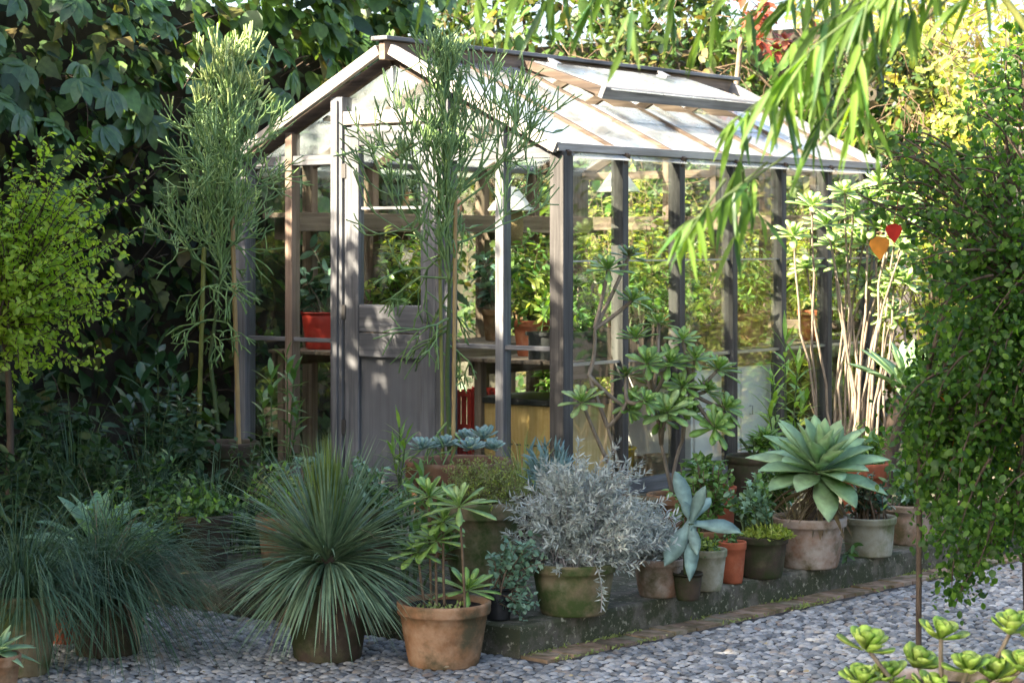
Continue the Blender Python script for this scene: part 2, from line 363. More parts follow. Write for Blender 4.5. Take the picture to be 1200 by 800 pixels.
M['mid'] = leafmat('mid_green_leaf', [(.05, .12, .03), (.08, .17, .045), (.12, .22, .06)], .25, .38, .5)
M['bright'] = leafmat('bright_green_leaf', [(.10, .22, .04), (.16, .30, .05), (.22, .36, .08)], .3, .35, .5)
M['hosta'] = leafmat('pale_broad_leaf', [(.12, .24, .14), (.17, .3, .18)], .2, .42, .45)
M['dark_shrub'] = leafmat('dark_shrub_leaf', [(.012, .036, .014), (.025, .06, .02), (.045, .09, .03)], .2, .45, .25)
M['redleaf'] = leafmat('red_leaf', [(.20, .045, .03), (.28, .07, .04), (.26, .11, .06)], .25, .45, .4, (1.6, 1.0, .8))
M['orange_leaf'] = leafmat('orange_leaf', [(.55, .22, .03)], .4, .5, .3, (1.4, 1.1, .8))
M['crimson_leaf'] = leafmat('crimson_leaf', [(.5, .03, .02)], .4, .5, .3, (1.4, 1., .9))
M['bark'] = solid('bark', (.05, .035, .025), (.12, .09, .065), 14, .9, stretch=(2, 2, .5), bump=.6)
M['barkp'] = solid('pale_bark', (.16, .125, .09), (.3, .25, .19), 18, .85, stretch=(2, 2, .6), bump=.5)
M['stem'] = solid('green_stem', (.05, .09, .03), (.09, .12, .045), 20)
M['stemb'] = solid('brown_stem', (.09, .06, .035), (.17, .12, .075), 25)
M['cane'] = solid('bamboo_cane', (.28, .18, .07), (.42, .3, .13), 9, .5, .4, (6, 6, .6))
M['caneg'] = solid('green_bamboo_cane', (.16, .18, .04), (.24, .25, .07), 9, .5, .4, (6, 6, .6))
M['soil'] = solid('potting_soil', (.02, .015, .011), (.06, .045, .035), 60, .95, bump=.8)
M['terra'] = potmat('terracotta', (.27, .14, .068), (.09, .075, .04), (.40, .26, .16), .48, .42)
M['terra_old'] = potmat('weathered_terracotta', (.29, .16, .095), (.12, .10, .05), (.46, .39, .33), .42, .72)
M['brownpot'] = potmat('brown_clay', (.17, .09, .055), (.08, .075, .035), (.27, .19, .14), .35, .3)
M['terra_red'] = potmat('red_clay', (.40, .11, .05), (.2, .1, .05), (.45, .18, .1), .1, .2)
M['mossy'] = potmat('mossy_clay', (.19, .15, .085), (.055, .08, .022), (.22, .2, .13), .55, .35)
M['mossy_pale'] = potmat('pale_mossy_clay', (.3, .27, .18), (.14, .16, .07), (.42, .4, .32), .45, .5)
M['darkpot'] = potmat('dark_mossy_clay', (.07, .05, .035), (.035, .045, .015), (.12, .12, .06), .5, .3)
M['black'] = solid('black_plastic', (.012, .012, .013), (.025, .025, .026), 10, .45, .5)
M['red_plastic'] = solid('red_plastic', (.42, .03, .02), (.5, .05, .03), 6, .45, .5)
G1, G2, G3 = (.066, .068, .072), (.15, .153, .16), (.25, .254, .262)
M['wz'] = woodmat('grey_wood_upright', 2, G1, G2, G3); M['wx'] = woodmat('grey_wood_across', 0, G1, G2, G3); M['wy'] = woodmat('grey_wood_along', 1, G1, G2, G3)
R1, R2, R3 = (.10, .07, .05), (.22, .16, .12), (.33, .25, .19)
M['rx'] = woodmat('reddish_wood_across', 0, R1, R2, R3); M['ry'] = woodmat('reddish_wood_along', 1, R1, R2, R3); M['rz'] = woodmat('reddish_wood_upright', 2, R1, R2, R3)
D1, D2, D3 = (.028, .026, .025), (.07, .066, .062), (.125, .118, .11)
M['panel'] = woodmat('smooth_grey_board', 2, (.125, .127, .133), (.15, .153, .16), (.178, .181, .188)); BL = ((.22, .19, .165), (.36, .33, .30), (.48, .45, .41)); M['bx'] = woodmat('bleached_wood_across', 0, *BL); M['by'] = woodmat('bleached_wood_along', 1, *BL)  # bx, by: paler wood tone stands in for sun on these boards
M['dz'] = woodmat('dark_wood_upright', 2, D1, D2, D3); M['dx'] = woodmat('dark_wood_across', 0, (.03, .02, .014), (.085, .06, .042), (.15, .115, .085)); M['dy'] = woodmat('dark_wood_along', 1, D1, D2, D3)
M['glass'] = glassmat('wall_glass', lo=.55, hi=.9, dmax=.08, base=.0)
M['roofglass'] = glassmat('limewashed_roof_glass', lo=.38, hi=.70, dmax=.55, base=.05, dscale=1.9, dcol=(.74, .78, .80), rough=.10)
M['gableglass'] = glassmat('dusty_gable_glass', lo=.45, hi=.75, dmax=.2, base=.015, dscale=3.4, rough=.05)
M['white'] = solid('white_paint', (.74, .73, .69), (.82, .81, .78), 4, .6)
M['yellowbox'] = solid('varnished_pine', (.42, .27, .09), (.55, .38, .16), 5, .5, .4, (8, 8, .8))
M['metal'] = solid('galvanised_metal', (.3, .3, .3), (.42, .42, .41), 6, .45, .5, metallic=.7)
M['kerb'] = None
EXPO = 2.72
# ------------------------------------------------------------------ setting: ground, paving, platform
U = np.array([.791, -.612, 0]); Vv = np.array([.612, .791, 0])      # greenhouse front (left to right) and ridge (away)
K0 = np.array([.03, 7.83, 0]); KD = np.array([.684, .73, 0]); KN = np.array([.73, -.684, 0]); LD_ = -U; LN_ = -Vv

g = MB(); s = 400
g.add([(-s, -s, -.05), (s, -s, -.05), (s, s, -.05), (-s, s, -.05)], [(0, 1, 2, 3)], 0, False)
tag(g.build('ground', solid('garden_soil', (.035, .027, .02), (.07, .055, .04), 3, .95, bump=.5)), None, None, kind='structure')

def pebble_mat():
    m, nt, ns, ln = newmat('river_pebble')
    g = nd(ns, 'ShaderNodeNewGeometry')
    r = ramp(ns, [(0, (.09, .095, .10)), (.2, (.185, .19, .188)), (.5, (.27, .272, .268)), (.72, (.355, .352, .342)), (.84, (.46, .452, .43)), (.93, (.34, .31, .265)), (1, (.24, .19, .155))])
    ln.new(g.outputs['Random Per Island'], r.inputs[0])
    tc = nd(ns, 'ShaderNodeTexCoord'); no = nd(ns, 'ShaderNodeTexNoise', Scale=60., Detail=5.); ln.new(tc.outputs['Object'], no.inputs['Vector'])
    big = nd(ns, 'ShaderNodeTexNoise', Scale=1.1, Detail=5.); ln.new(tc.outputs['Object'], big.inputs['Vector'])
    def mr(src, a, b, c, d):
        n = nd(ns, 'ShaderNodeMapRange'); ln.new(src, n.inputs[0])
        for i, v in enumerate((a, b, c, d)): n.inputs[i + 1].default_value = v
        return n.outputs[0]
    mu = nd(ns, 'ShaderNodeMath', operation='MULTIPLY'); ln.new(mr(no.outputs['Fac'], .3, .7, .75, 1.2), mu.inputs[0]); ln.new(mr(big.outputs['Fac'], .35, .6, .72, 1.1), mu.inputs[1])
    mx = nd(ns, 'ShaderNodeMix', data_type='RGBA', blend_type='MULTIPLY'); mx.inputs[0].default_value = 1
    ln.new(r.outputs[0], mx.inputs[6]); ln.new(mu.outputs[0], mx.inputs[7])
    p = nd(ns, 'ShaderNodeBsdfPrincipled', Roughness=.5); ln.new(mx.outputs[2], p.inputs['Base Color']); p.inputs['Specular IOR Level'].default_value = .45
    b = nd(ns, 'ShaderNodeBump', Strength=.15, Distance=.004); ln.new(no.outputs['Fac'], b.inputs['Height']); ln.new(b.outputs[0], p.inputs['Normal'])
    out = nd(ns, 'ShaderNodeOutputMaterial'); ln.new(p.outputs[0], out.inputs[0]); return m
pv = MB()
pv.add([(-4, 3, -.001), (8, 3, -.001), (8, 17, -.001), (-4, 17, -.001)], [(0, 1, 2, 3)], 0, False)
sp = .039; xs = np.arange(-2.6, 3.3, sp); ys = np.arange(6.5, 12.3, sp * .82)
X, Y = np.meshgrid(xs, ys); X = X + (np.arange(len(ys)) % 2)[:, None] * sp / 2
X = (X + RNG.normal(0, sp * .16, X.shape)).ravel(); Y = (Y + RNG.normal(0, sp * .16, Y.shape)).ravel()
rel = np.stack([X, Y], -1) - K0[:2]
dr = rel @ KN[:2]; dl = rel @ LN_[:2]
keep = ((dr > .165) | (dl > .02)) & (np.abs(X) < .262 * Y + .15) & ~((dr > -.02) & (dr < .165) & (dl < .05))
X, Y = X[keep], Y[keep]; n = len(X)
a = np.linspace(0, 2 * PI, 10, endpoint=False)
prof = [(1, -.25), (.98, .1), (.84, .58), (.5, .9)]
th = RNG.normal(.2, .5, n); rx = sp * RNG.uniform(.48, .70, n); ry = sp * RNG.uniform(.38, .52, n); h = RNG.uniform(.0125, .0185, n)
lump = 1 + .07 * np.sin(2 * a[None] + RNG.uniform(0, 6, n)[:, None]) + .04 * np.sin(3 * a[None] + RNG.uniform(0, 6, n)[:, None])
tx, ty = RNG.normal(0, .08, n), RNG.normal(0, .08, n)
rings = []
for r_, z_ in prof + [(0, 1)]:
    aa = a if r_ else a[:1]; lm = lump if r_ else lump[:, :1]
    ex, ey = rx[:, None] * r_ * np.cos(aa) * lm, ry[:, None] * r_ * np.sin(aa) * lm
    rings.append(np.stack([X[:, None] + ex * np.cos(th)[:, None] - ey * np.sin(th)[:, None], Y[:, None] + ex * np.sin(th)[:, None] + ey * np.cos(th)[:, None],
                           -.008 + z_ * h[:, None] + ex * tx[:, None] + ey * ty[:, None]], -1))
V = np.concatenate(rings, 1); mv = V.shape[1]
q = np.array([(k * 10 + j, k * 10 + (j + 1) % 10, (k + 1) * 10 + (j + 1) % 10, (k + 1) * 10 + j) for k in range(3) for j in range(10)])
t = np.array([(30 + j, 30 + (j + 1) % 10, 40) for j in range(10)])
off = (np.arange(n) * mv)[:, None, None]; b0 = pv.n
pv.add(V.reshape(-1, 3), (off + q[None]).reshape(-1, 4), 1); pv.f.append(((off + t[None]).reshape(-1, 3) + b0, 1, True))
tag(pv.build('pebble_paving', [solid('dark_mortar', (.035, .034, .033), (.08, .075, .07), 12, .9, bump=.5), pebble_mat()]), None, None, kind='structure')

# fallen dry leaves and bits on the paving
st = MB()
bs = []
for i in range(150):
    py = RNG.uniform(690, 800); Yp = 3807 / (py - 285); Xp = (RNG.uniform(0, 1200) - 600) / F * Yp
    if ((np.array([Xp, Yp]) - K0[:2]) @ KN[:2] < .05) and ((np.array([Xp, Yp]) - K0[:2]) @ LN_[:2] < .05): continue
    bs.append((Xp, Yp, .026))
n = len(bs)
strips(st, bs, np.stack([RNG.normal(size=n), RNG.normal(size=n), np.zeros(n)], -1), RNG.normal(0, .25, (n, 3)) + (0, 0, 1), RNG.uniform(.01, .032, n), RNG.uniform(.005, .014, n), OVAL, .2)
tag(st.build('leaf_litter', M['dry']), 'small dry fallen leaves scattered over the grey pebble paving', 'leaf litter', kind='stuff')

# moss and tiny weeds in the joints beside the brick strip
wm = MB(); n = 2600; t = RNG.uniform(0, 4.5, n); cl = (np.sin(t * 5.1) + np.sin(t * 11.7 + 1) + RNG.normal(0, .6, n)) > .35; t = t[cl]; n = len(t)
off_ = np.where(RNG.uniform(0, 1, n) < .6, .002, .15) + RNG.normal(0, .012, n)
B = K0 + KD * t[:, None] + KN * np.abs(off_)[:, None]; B[:, 2] = .008
strips(wm, B, rdir(n) * [1, 1, .4] + [0, 0, .6], rdir(n), RNG.uniform(.006, .026, n), RNG.uniform(.004, .009, n), OVAL, .4)
tag(wm.build('moss', M['thyme']), 'small green weeds and moss along the brick strip at the kerb foot', 'moss', kind='stuff')

# brick edging strip between the platform and the pebbles
be = MB(); L = 5.2; k = 0; x = 0.
while x < L:
    w = .075 + RNG.uniform(-.003, .003)
    p0 = K0 + KD * x; zt = .012 + RNG.normal(0, .002); i0_, o0_ = .004, .135 + RNG.normal(0, .004)
    c = [p0 + KN * i0_, p0 + KN * o0_, p0 + KD * (w - .007) + KN * o0_, p0 + KD * (w - .007) + KN * i0_]
    v = [(q[0], q[1], z) for z in (-.04, zt) for q in c]
    be.add(v, [(4, 5, 6, 7), (0, 1, 5, 4), (1, 2, 6, 5), (2, 3, 7, 6), (3, 0, 4, 7)], 0, False); x += w
def brick_mat():
    m, nt, ns, ln = newmat('edging_brick'); g = nd(ns, 'ShaderNodeNewGeometry')
    r = ramp(ns, [(0, (.17, .12, .085)), (.4, (.26, .17, .11)), (.75, (.3, .22, .16)), (1, (.2, .19, .12))]); ln.new(g.outputs['Random Per Island'], r.inputs[0])
    tc = nd(ns, 'ShaderNodeTexCoord'); no = nd(ns, 'ShaderNodeTexNoise', Scale=16., Detail=8.); ln.new(tc.outputs['Object'], no.inputs['Vector'])
    r2 = ramp(ns, [(.4, (1.1, 1.1, 1.1)), (.62, (.5, .55, .38))]); ln.new(no.outputs['Fac'], r2.inputs[0])
    mx = nd(ns, 'ShaderNodeMix', data_type='RGBA', blend_type='MULTIPLY'); mx.inputs[0].default_value = 1; ln.new(r.outputs[0], mx.inputs[6]); ln.new(r2.outputs[0], mx.inputs[7])
    p = nd(ns, 'ShaderNodeBsdfPrincipled', Roughness=.85); ln.new(mx.outputs[2], p.inputs['Base Color'])
    b = nd(ns, 'ShaderNodeBump', Strength=.4, Distance=.006); ln.new(no.outputs['Fac'], b.inputs['Height']); ln.new(b.outputs[0], p.inputs['Normal'])
    out = nd(ns, 'ShaderNodeOutputMaterial'); ln.new(p.outputs[0], out.inputs[0]); return m
tag(be.build('brick_kerb', brick_mat()), None, None, kind='structure')

# raised platform of old concrete; its edge is the kerb
def kerb_mat():
    m, nt, ns, ln = newmat('mossy_concrete'); tc = nd(ns, 'ShaderNodeTexCoord')
    def noise(s, d=8.):
        n = nd(ns, 'ShaderNodeTexNoise', Scale=float(s), Detail=d, Roughness=.68); ln.new(tc.outputs['Object'], n.inputs['Vector']); return n
    a, b, c = noise(5), noise(11), noise(45, 5.)
    r = ramp(ns, [(.3, (.055, .05, .038)), (.5, (.115, .10, .075)), (.7, (.21, .185, .14))]); ln.new(a.outputs['Fac'], r.inputs[0])
    r2 = ramp(ns, [(.40, (0, 0, 0)), (.54, (1, 1, 1))]); ln.new(b.outputs['Fac'], r2.inputs[0])
    mx = nd(ns, 'ShaderNodeMix', data_type='RGBA'); ln.new(r2.outputs[0], mx.inputs[0]); ln.new(r.outputs[0], mx.inputs[6]); mx.inputs[7].default_value = (.045, .05, .022, 1)
    r3 = ramp(ns, [(.58, (0, 0, 0)), (.66, (1, 1, 1))]); ln.new(c.outputs['Fac'], r3.inputs[0])
    m3 = nd(ns, 'ShaderNodeMix', data_type='RGBA'); ln.new(r3.outputs[0], m3.inputs[0]); ln.new(mx.outputs[2], m3.inputs[6]); m3.inputs[7].default_value = (.3, .28, .2, 1)
    p = nd(ns, 'ShaderNodeBsdfPrincipled', Roughness=.88); ln.new(m3.outputs[2], p.inputs['Base Color'])
    bp = nd(ns, 'ShaderNodeBump', Strength=.7, Distance=.012); ln.new(b.outputs['Fac'], bp.inputs['Height']); b2 = nd(ns, 'ShaderNodeBump', Strength=.5, Distance=.005)
    ln.new(c.outputs['Fac'], b2.inputs['Height']); ln.new(bp.outputs[0], b2.inputs['Normal']); ln.new(b2.outputs[0], p.inputs['Normal'])
    out = nd(ns, 'ShaderNodeOutputMaterial'); ln.new(p.outputs[0], out.inputs[0]); return m
KM = kerb_mat()
pf = MB(); edge = []
def wavy(p, q, n):
    t = np.linspace(0, 1, n)[:, None]; return p + (q - p) * t + RNG.normal(0, .0016, (n, 3))
A = K0 + LD_ * 7.5; Bp = K0 + KD * 11; Cp = Bp + LD_ * 9; 
out_ = np.concatenate([wavy(A, K0, 60)[:-1], wavy(K0, Bp, 80)[:-1], wavy(Bp, Cp, 3)[:-1], wavy(Cp, A, 3)[:-1]])
nn = len(out_); cen = out_.mean(0)
ins = out_ + unit(cen - out_) * .012
Vt = np.concatenate([np.c_[out_[:, :2], np.full(nn, -.05)], np.c_[out_[:, :2], np.full(nn, KZ - .012) + RNG.normal(0, .002, nn)], np.c_[ins[:, :2], np.full(nn, KZ)]])
i = np.arange(nn); j = (i + 1) % nn
pf.add(Vt, np.concatenate([np.stack([i, j, nn + j, nn + i], -1), np.stack([nn + i, nn + j, 2 * nn + j, 2 * nn + i], -1)]), 0, False)
pf.add(Vt[2 * nn:], [list(range(nn))], 0, False)
tag(pf.build('kerb', KM), None, None, kind='structure')

# ------------------------------------------------------------------ greenhouse
W, Lg, ZE, ZR = 2.333, 3.396, 1.91, 2.48
BA, BB = W / 6, Lg / 6
OG = np.array([.251, 11., 0]) - U * W
ROTZ = math.atan2(-.612, .791)
def gl(a, b, z): return OG + U * a + Vv * b + np.array([0, 0, KZ + z])
gh = thing('greenhouse', 'weathered timber greenhouse with glass walls and a white limewashed pitched roof', 'greenhouse', (OG[0], OG[1], KZ), ROTZ)
def rake(a): return ZE + (ZR - ZE) * (1 - abs(a - W / 2) / (W / 2))
def part(name, mat, fn, parent=gh, bevel=.004):
    m = MB(); fn(m); return m.build(name, mat, parent, bevel=bevel)
def bx(name, mat, *d, parent=gh, bevel=.004): return part(name, mat, lambda m: box(m, *d), parent, bevel)
# plinth
bx('plinth', KM, -.03, W + .03, -.03, .05, 0, .05); bx('plinth', KM, -.03, W + .03, Lg - .05, Lg + .03, 0, .05)
bx('plinth', KM, -.03, .05, .05, Lg - .05, 0, .05); bx('plinth', KM, W - .05, W + .03, .05, Lg - .05, 0, .05)
def post(a0, a1, b0, b1, z1, mat='wz', bead=None):
    o = bx('post', M[mat], a0, a1, b0, b1, .05, z1)
    return o
# front posts (wide moulded door posts reach up to the rake)
for k in range(7):
    if k == 3: continue
    a = k * BA
    if k in (0, 6): post(a - .045, a + .045, -.03, .06, ZE, 'dz' if k else 'wz')
    elif k in (2, 4):
        post(a - .045, a + .045, -.035, .05, rake(a) - .03, 'wz'); bx('bead', M['wz'], a - .018, a + .018, -.049, -.0352, .05, rake(a) - .05, bevel=.003)
    else: post(a - .028, a + .028, -.02, .05, rake(a) - .03, 'rz' if k == 1 else 'wz')
# side and back posts
for k in range(1, 7):
    b = k * BB; w = .045 if k == 6 else .028
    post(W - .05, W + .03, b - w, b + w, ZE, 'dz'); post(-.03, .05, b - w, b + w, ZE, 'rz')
for k in range(1, 6): post(k * BA - .025, k * BA + .025, Lg - .05, Lg + .03, rake(k * BA) - .03, 'rz')
# eave plates, sills, glazing bars
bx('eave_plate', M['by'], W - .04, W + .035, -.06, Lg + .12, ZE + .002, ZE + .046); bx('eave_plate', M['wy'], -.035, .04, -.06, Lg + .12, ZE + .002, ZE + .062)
for a0, a1 in ((0, 2), (4, 6)):
    bx('head_rail', M['wx'], a0 * BA + .047, a1 * BA - .047, -.012, .04, ZE - .03, ZE + .025)
    bx('sill_rail', M['wx'], a0 * BA + .047, a1 * BA - .047, -.012, .045, .052, .13)
    bx('glazing_bar', M['wx'], a0 * BA + .047, a1 * BA - .047, -.005, .025, .86, .885)
bx('head_rail', M['rx'], .05, W - .05, Lg - .04, Lg + .02, ZE - .03, ZE + .025)
bx('glazing_bar', M['rx'], .05, W - .05, Lg - .03, Lg + .0, .86, .92)
for k in range(6):
    b0, b1 = k * BB + (.062 if k == 0 else .03), (k + 1) * BB - (.047 if k == 5 else .03)
    bx('sill_rail', M['wy'], W - .045, W + .02, b0, b1, .052, .13); bx('sill_rail', M['wy'], -.02, .045, b0, b1, .052, .13)
    bx('glazing_bar', M['metal'], W - .015, W + .012, b0, b1, .78, .795, bevel=0)
    bx('glazing_bar', M['metal'], W - .012, W + .010, b0, b1, 1.33, 1.339, bevel=0)
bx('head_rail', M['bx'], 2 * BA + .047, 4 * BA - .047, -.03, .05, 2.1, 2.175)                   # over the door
# panes of the walls
def pane(d, mat='glass', parent=gh): return bx('window_pane', M[mat], *d, parent=parent, bevel=0)
for k in (0, 1, 4, 5):
    a0, a1 = k * BA + .03, (k + 1) * BA - .03
    pane((a0, a1, .012, .016, .13, .86)); pane((a0, a1, .012, .016, .885, ZE - .03))
for k in range(6):
    b0, b1 = k * BB + .03, (k + 1) * BB - .03
    for x0 in (W - .004, .0): pane((x0, x0 + .004, b0, b1, .13, .78)); pane((x0, x0 + .004, b0, b1, .797, ZE))
    pane((k * BA + .026, (k + 1) * BA - .026, Lg - .012, Lg - .008, .06, ZE - .03))
# gable panes
def gpane(a0, a1, z0, b, mat='gableglass', parent=gh):
    m = MB(); t = rake
    mids = [a0] + ([W / 2] if a0 < W / 2 < a1 else []) + [a1]
    pts = [(a0, z0), (a1, z0)] + [(x, t(x) - .05) for x in mids[::-1]]
    pts = [p for p in pts]; n = len(pts)
    v = [(x, b, z) for x, z in pts] + [(x, b + .004, z) for x, z in pts]
    m.add(v, [list(range(n))], 0, False); m.add(v, [list(range(n, 2 * n))[::-1]], 0, False)
    m.add(v, [(i, n + i, n + (i + 1) % n, (i + 1) % n) for i in range(n)], 0, False)
    m.build('gable_pane', M[mat], parent)
for b in (.012, Lg - .012):
    for k0, k1, z in ((.14, 1, ZE + .026), (1, 2, ZE + .026), (2, 4, 2.176 if b < 1 else ZE + .026), (4, 5, ZE + .026), (5, 5.86, ZE + .026)):
        gpane(k0 * BA + .03, k1 * BA - .03, z, b)
bx('glazing_bar', M['white'], W / 2 - .006, W / 2 + .006, 0, .03, 2.177, ZR - .06, bevel=0)
# barge boards on both gables, ridge, rafters
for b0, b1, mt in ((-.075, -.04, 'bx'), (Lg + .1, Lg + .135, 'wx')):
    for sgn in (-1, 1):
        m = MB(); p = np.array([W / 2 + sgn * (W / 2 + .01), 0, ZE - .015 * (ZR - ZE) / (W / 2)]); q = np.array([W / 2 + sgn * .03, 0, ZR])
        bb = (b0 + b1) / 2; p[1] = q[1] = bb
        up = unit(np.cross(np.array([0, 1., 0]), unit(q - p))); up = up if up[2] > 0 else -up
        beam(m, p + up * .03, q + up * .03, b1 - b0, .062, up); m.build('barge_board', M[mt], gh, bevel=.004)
bx('ridge_beam', M['ry'], W / 2 - .022, W / 2 + .022, -.085, Lg + .18, ZR - .03, ZR + .075)
bx('ridge_cap', M['wy'], W / 2 - .06, W / 2 + .06, -.11, Lg + .22, ZR + .077, ZR + .1)
TH = math.atan2(ZR - ZE, W / 2); CT, ST = math.cos(TH), math.sin(TH); SL = W / 2 / CT
def sl(sgn, t, b, h=0):          # point on a roof slope: t metres down from the ridge, h above the slope
    return np.array([W / 2 + sgn * (t * CT + h * ST), b, ZR - t * ST + h * CT])
def slab(mb, sgn, t0, t1, b0, b1, h0, h1, lift=0.):
    v = [sl(sgn, t, b, h + lift * (t - t0)) for h in (h0, h1) for b in (b0, b1) for t in (t0, t1)]
    f = [(0, 2, 3, 1), (4, 5, 7, 6), (0, 1, 5, 4), (2, 6, 7, 3), (0, 4, 6, 2), (1, 3, 7, 5)]
    mb.add(v, f if sgn > 0 else [x[::-1] for x in f], 0, False)
ends = [-.04] + [k * BB for k in range(1, 6)] + [Lg + .1]
for sgn in (-1, 1):
    for k in range(7):
        m = MB(); b = k * BB; 
        if k == 0: b += .02
        slab(m, sgn, .025, SL + .05, b - .016, b + .016, -.045, .026); m.build('rafter', M['dx'], gh, bevel=.003)
    for k in range(6):
        b0, b1 = k * BB + (.042 if k == 0 else .022), (k + 1) * BB - .022
        v0 = .56 if (sgn > 0 and k in (2, 3, 4)) else .03
        m = MB(); slab(m, sgn, v0, .80, b0, b1, .0115, .0155); slab(m, sgn, .76, SL + .085, b0, b1, .005, .009); m.build('roof_pane', M['roofglass'], gh)
    m = MB(); slab(m, sgn, .62, .66, .05, Lg - .05, -.062, -.046); m.build('purlin', M['ry'], gh)
# long lifted roof vent on the right slope, three lights wide
b0, b1 = 2 * BB - .02, 5 * BB + .03; LF = .13
vf = MB()
slab(vf, 1, .05, .09, b0, b1, .035, .075, LF); 
for bb in (b0, b1 - .045): slab(vf, 1, .0905, .6395, bb, bb + .045, .035, .085, LF)
vent = vf.build('roof_vent', M['dx'], gh, bevel=.003)
m = MB(); slab(m, 1, .64, .675, b0, b1, .095, .17, 0); m.build('vent_frame', M['wy'], vent, bevel=.003)
for k in (1, 2):
    m = MB(); bb = b0 + (b1 - b0) * k / 3; slab(m, 1, .0905, .6395, bb - .014, bb + .014, .04, .082, LF); m.build('vent_bar', M['dx'], vent)
for k in range(3):
    m = MB(); a0_ = b0 + (b1 - b0) * k / 3 + (.046 if k == 0 else .015); a1_ = b0 + (b1 - b0) * (k + 1) / 3 - (.046 if k == 2 else .015)
    slab(m, 1, .091, .70, a0_, a1_, .086, .091, LF); m.build('vent_pane', M['roofglass'], vent)
for bb in (b0 + .25, b1 - .3):
    m = MB(); slab(m, 1, .03, .11, bb, bb + .05, .078, .1, 0); m.build('hinge', M['metal'], vent)
# door: glazed above, boarded below
d0, d1 = 2 * BA + .06, 4 * BA - .05
dr_ = MB(); box(dr_, d0 + .105, d1 - .105, -.006, .012, .15, .79)
door = dr_.build('door', M['panel'], gh)
for a0 in (d0, d1 - .105): bx('stile', M['wz'], a0, a0 + .105, -.03, .02, .06, 2.085, parent=door, bevel=.005)
for z0, z1 in ((.06, .15), (.79, .925), (.93, 1.085), (1.98, 2.085)): bx('rail', M['wx'], d0 + .1055, d1 - .1055, -.026, .018, z0, z1, parent=door, bevel=.005)
pane((d0 + .105, d1 - .105, -.004, .0, 1.085, 1.98), 'glass', door)
bx('glazing_bar', M['wx'], d0 + .106, d1 - .106, -.012, -.0045, 1.62, 1.635, parent=door, bevel=0)
m = MB(); tube(m, [(d1 - .05, -.032, 1.0), (d1 - .05, -.06, 1.0), (d1 - .05, -.065, 1.02), (d1 - .05, -.065, 1.1), (d1 - .05, -.06, 1.12), (d1 - .05, -.032, 1.12)], .006, 6); m.build('handle', M['metal'], door)
for z in (.35, 1.0, 1.8): bx('hinge', M['dz'], d0 - .018, d0 + .012, -.036, -.0305, z, z + .08, parent=door, bevel=0)

# inside: benches, shelf, boxes
def lroot(name, label, cat, a, b, z=0, rot=0, group=None):
    p = gl(a, b, z); return thing(name, label, cat, tuple(p), ROTZ + rot, group)
def bench(a0, a1, label):
    r = lroot('potting_bench', label, 'bench', a0, .12); w = a1 - a0; L = Lg - .24
    for k in range(5): bx('slat', M['ry'], k * w / 5, (k + 1) * w / 5 - .012, 0, L, .778, .8, parent=r)
    bx('apron', M['ry'], 0, .025, .03, L - .03, .70, .7775, parent=r); bx('apron', M['ry'], w - .025, w, .03, L - .03, .70, .7775, parent=r)
    for aa in (.026, w - .076):
        for bb in (.05, L / 2, L - .1): bx('leg', M['rz'], aa, aa + .05, bb, bb + .05, -.0, .7775, parent=r)
    return r
bench(.09, .72, 'slatted wooden bench along the left glass wall inside the greenhouse')
bench(W - .74, W - .07, 'slatted wooden bench along the right glass wall inside the greenhouse')
r = lroot('wall_shelf', 'narrow high wooden shelf running along the left glass inside the greenhouse', 'shelf', .06, .1)
bx('shelf_board', M['ry'], 0, .24, 0, Lg - .2, 1.58, 1.61, parent=r); bx('shelf_edge', M['ry'], .2405, .262, 0, Lg - .2, 1.50, 1.612, parent=r)
for bb in (.1, 1.1, 2.1, 3.0): bx('bracket', M['rz'], .0, .2, bb, bb + .03, 1.45, 1.5795, parent=r)
r = lroot('wall_shelf', 'narrow high wooden shelf across the back gable inside the greenhouse', 'shelf', .35, Lg - .3)
bx('shelf_board', M['rx'], 0, W - .45, 0, .22, 1.58, 1.61, parent=r); bx('shelf_edge', M['rx'], 0, W - .45, -.022, -.001, 1.52, 1.612, parent=r)
for k in range(3):
    lab = ['black seed trough on the right bench by the front corner post', 'black seed trough in the middle of the right bench, second from the front', 'black seed trough on the right bench farthest from the door'][k]
    r = lroot('seed_trough', lab, 'trough', W - .36, .2 + k * .62, .8, group='black troughs on the right bench')
    def trough(m, l=.56, w=.24, h=.15):
        for z0, z1, e in ((0, h - .02, 0), (h - .02, h, .012)):
            box(m, -e, .012, -e, l + e, z0, z1); box(m, w - .012, w + e, -e, l + e, z0, z1); box(m, .0121, w - .0121, -e, .012, z0, z1); box(m, .0121, w - .0121, l - .012, l + e, z0, z1)
    part('tray', M['black'], trough, r, 0); bx('soil', M['soil'], .0125, .2275, .0125, .5475, .02, .12, parent=r, bevel=0)
    shrub((.12, .28, .12), (.12, .28, .3), (.14, .3, .2), 26, 12, .07, .03, OVAL, [M['bright'], M['mid']], M['stem'], r, basew=.1)
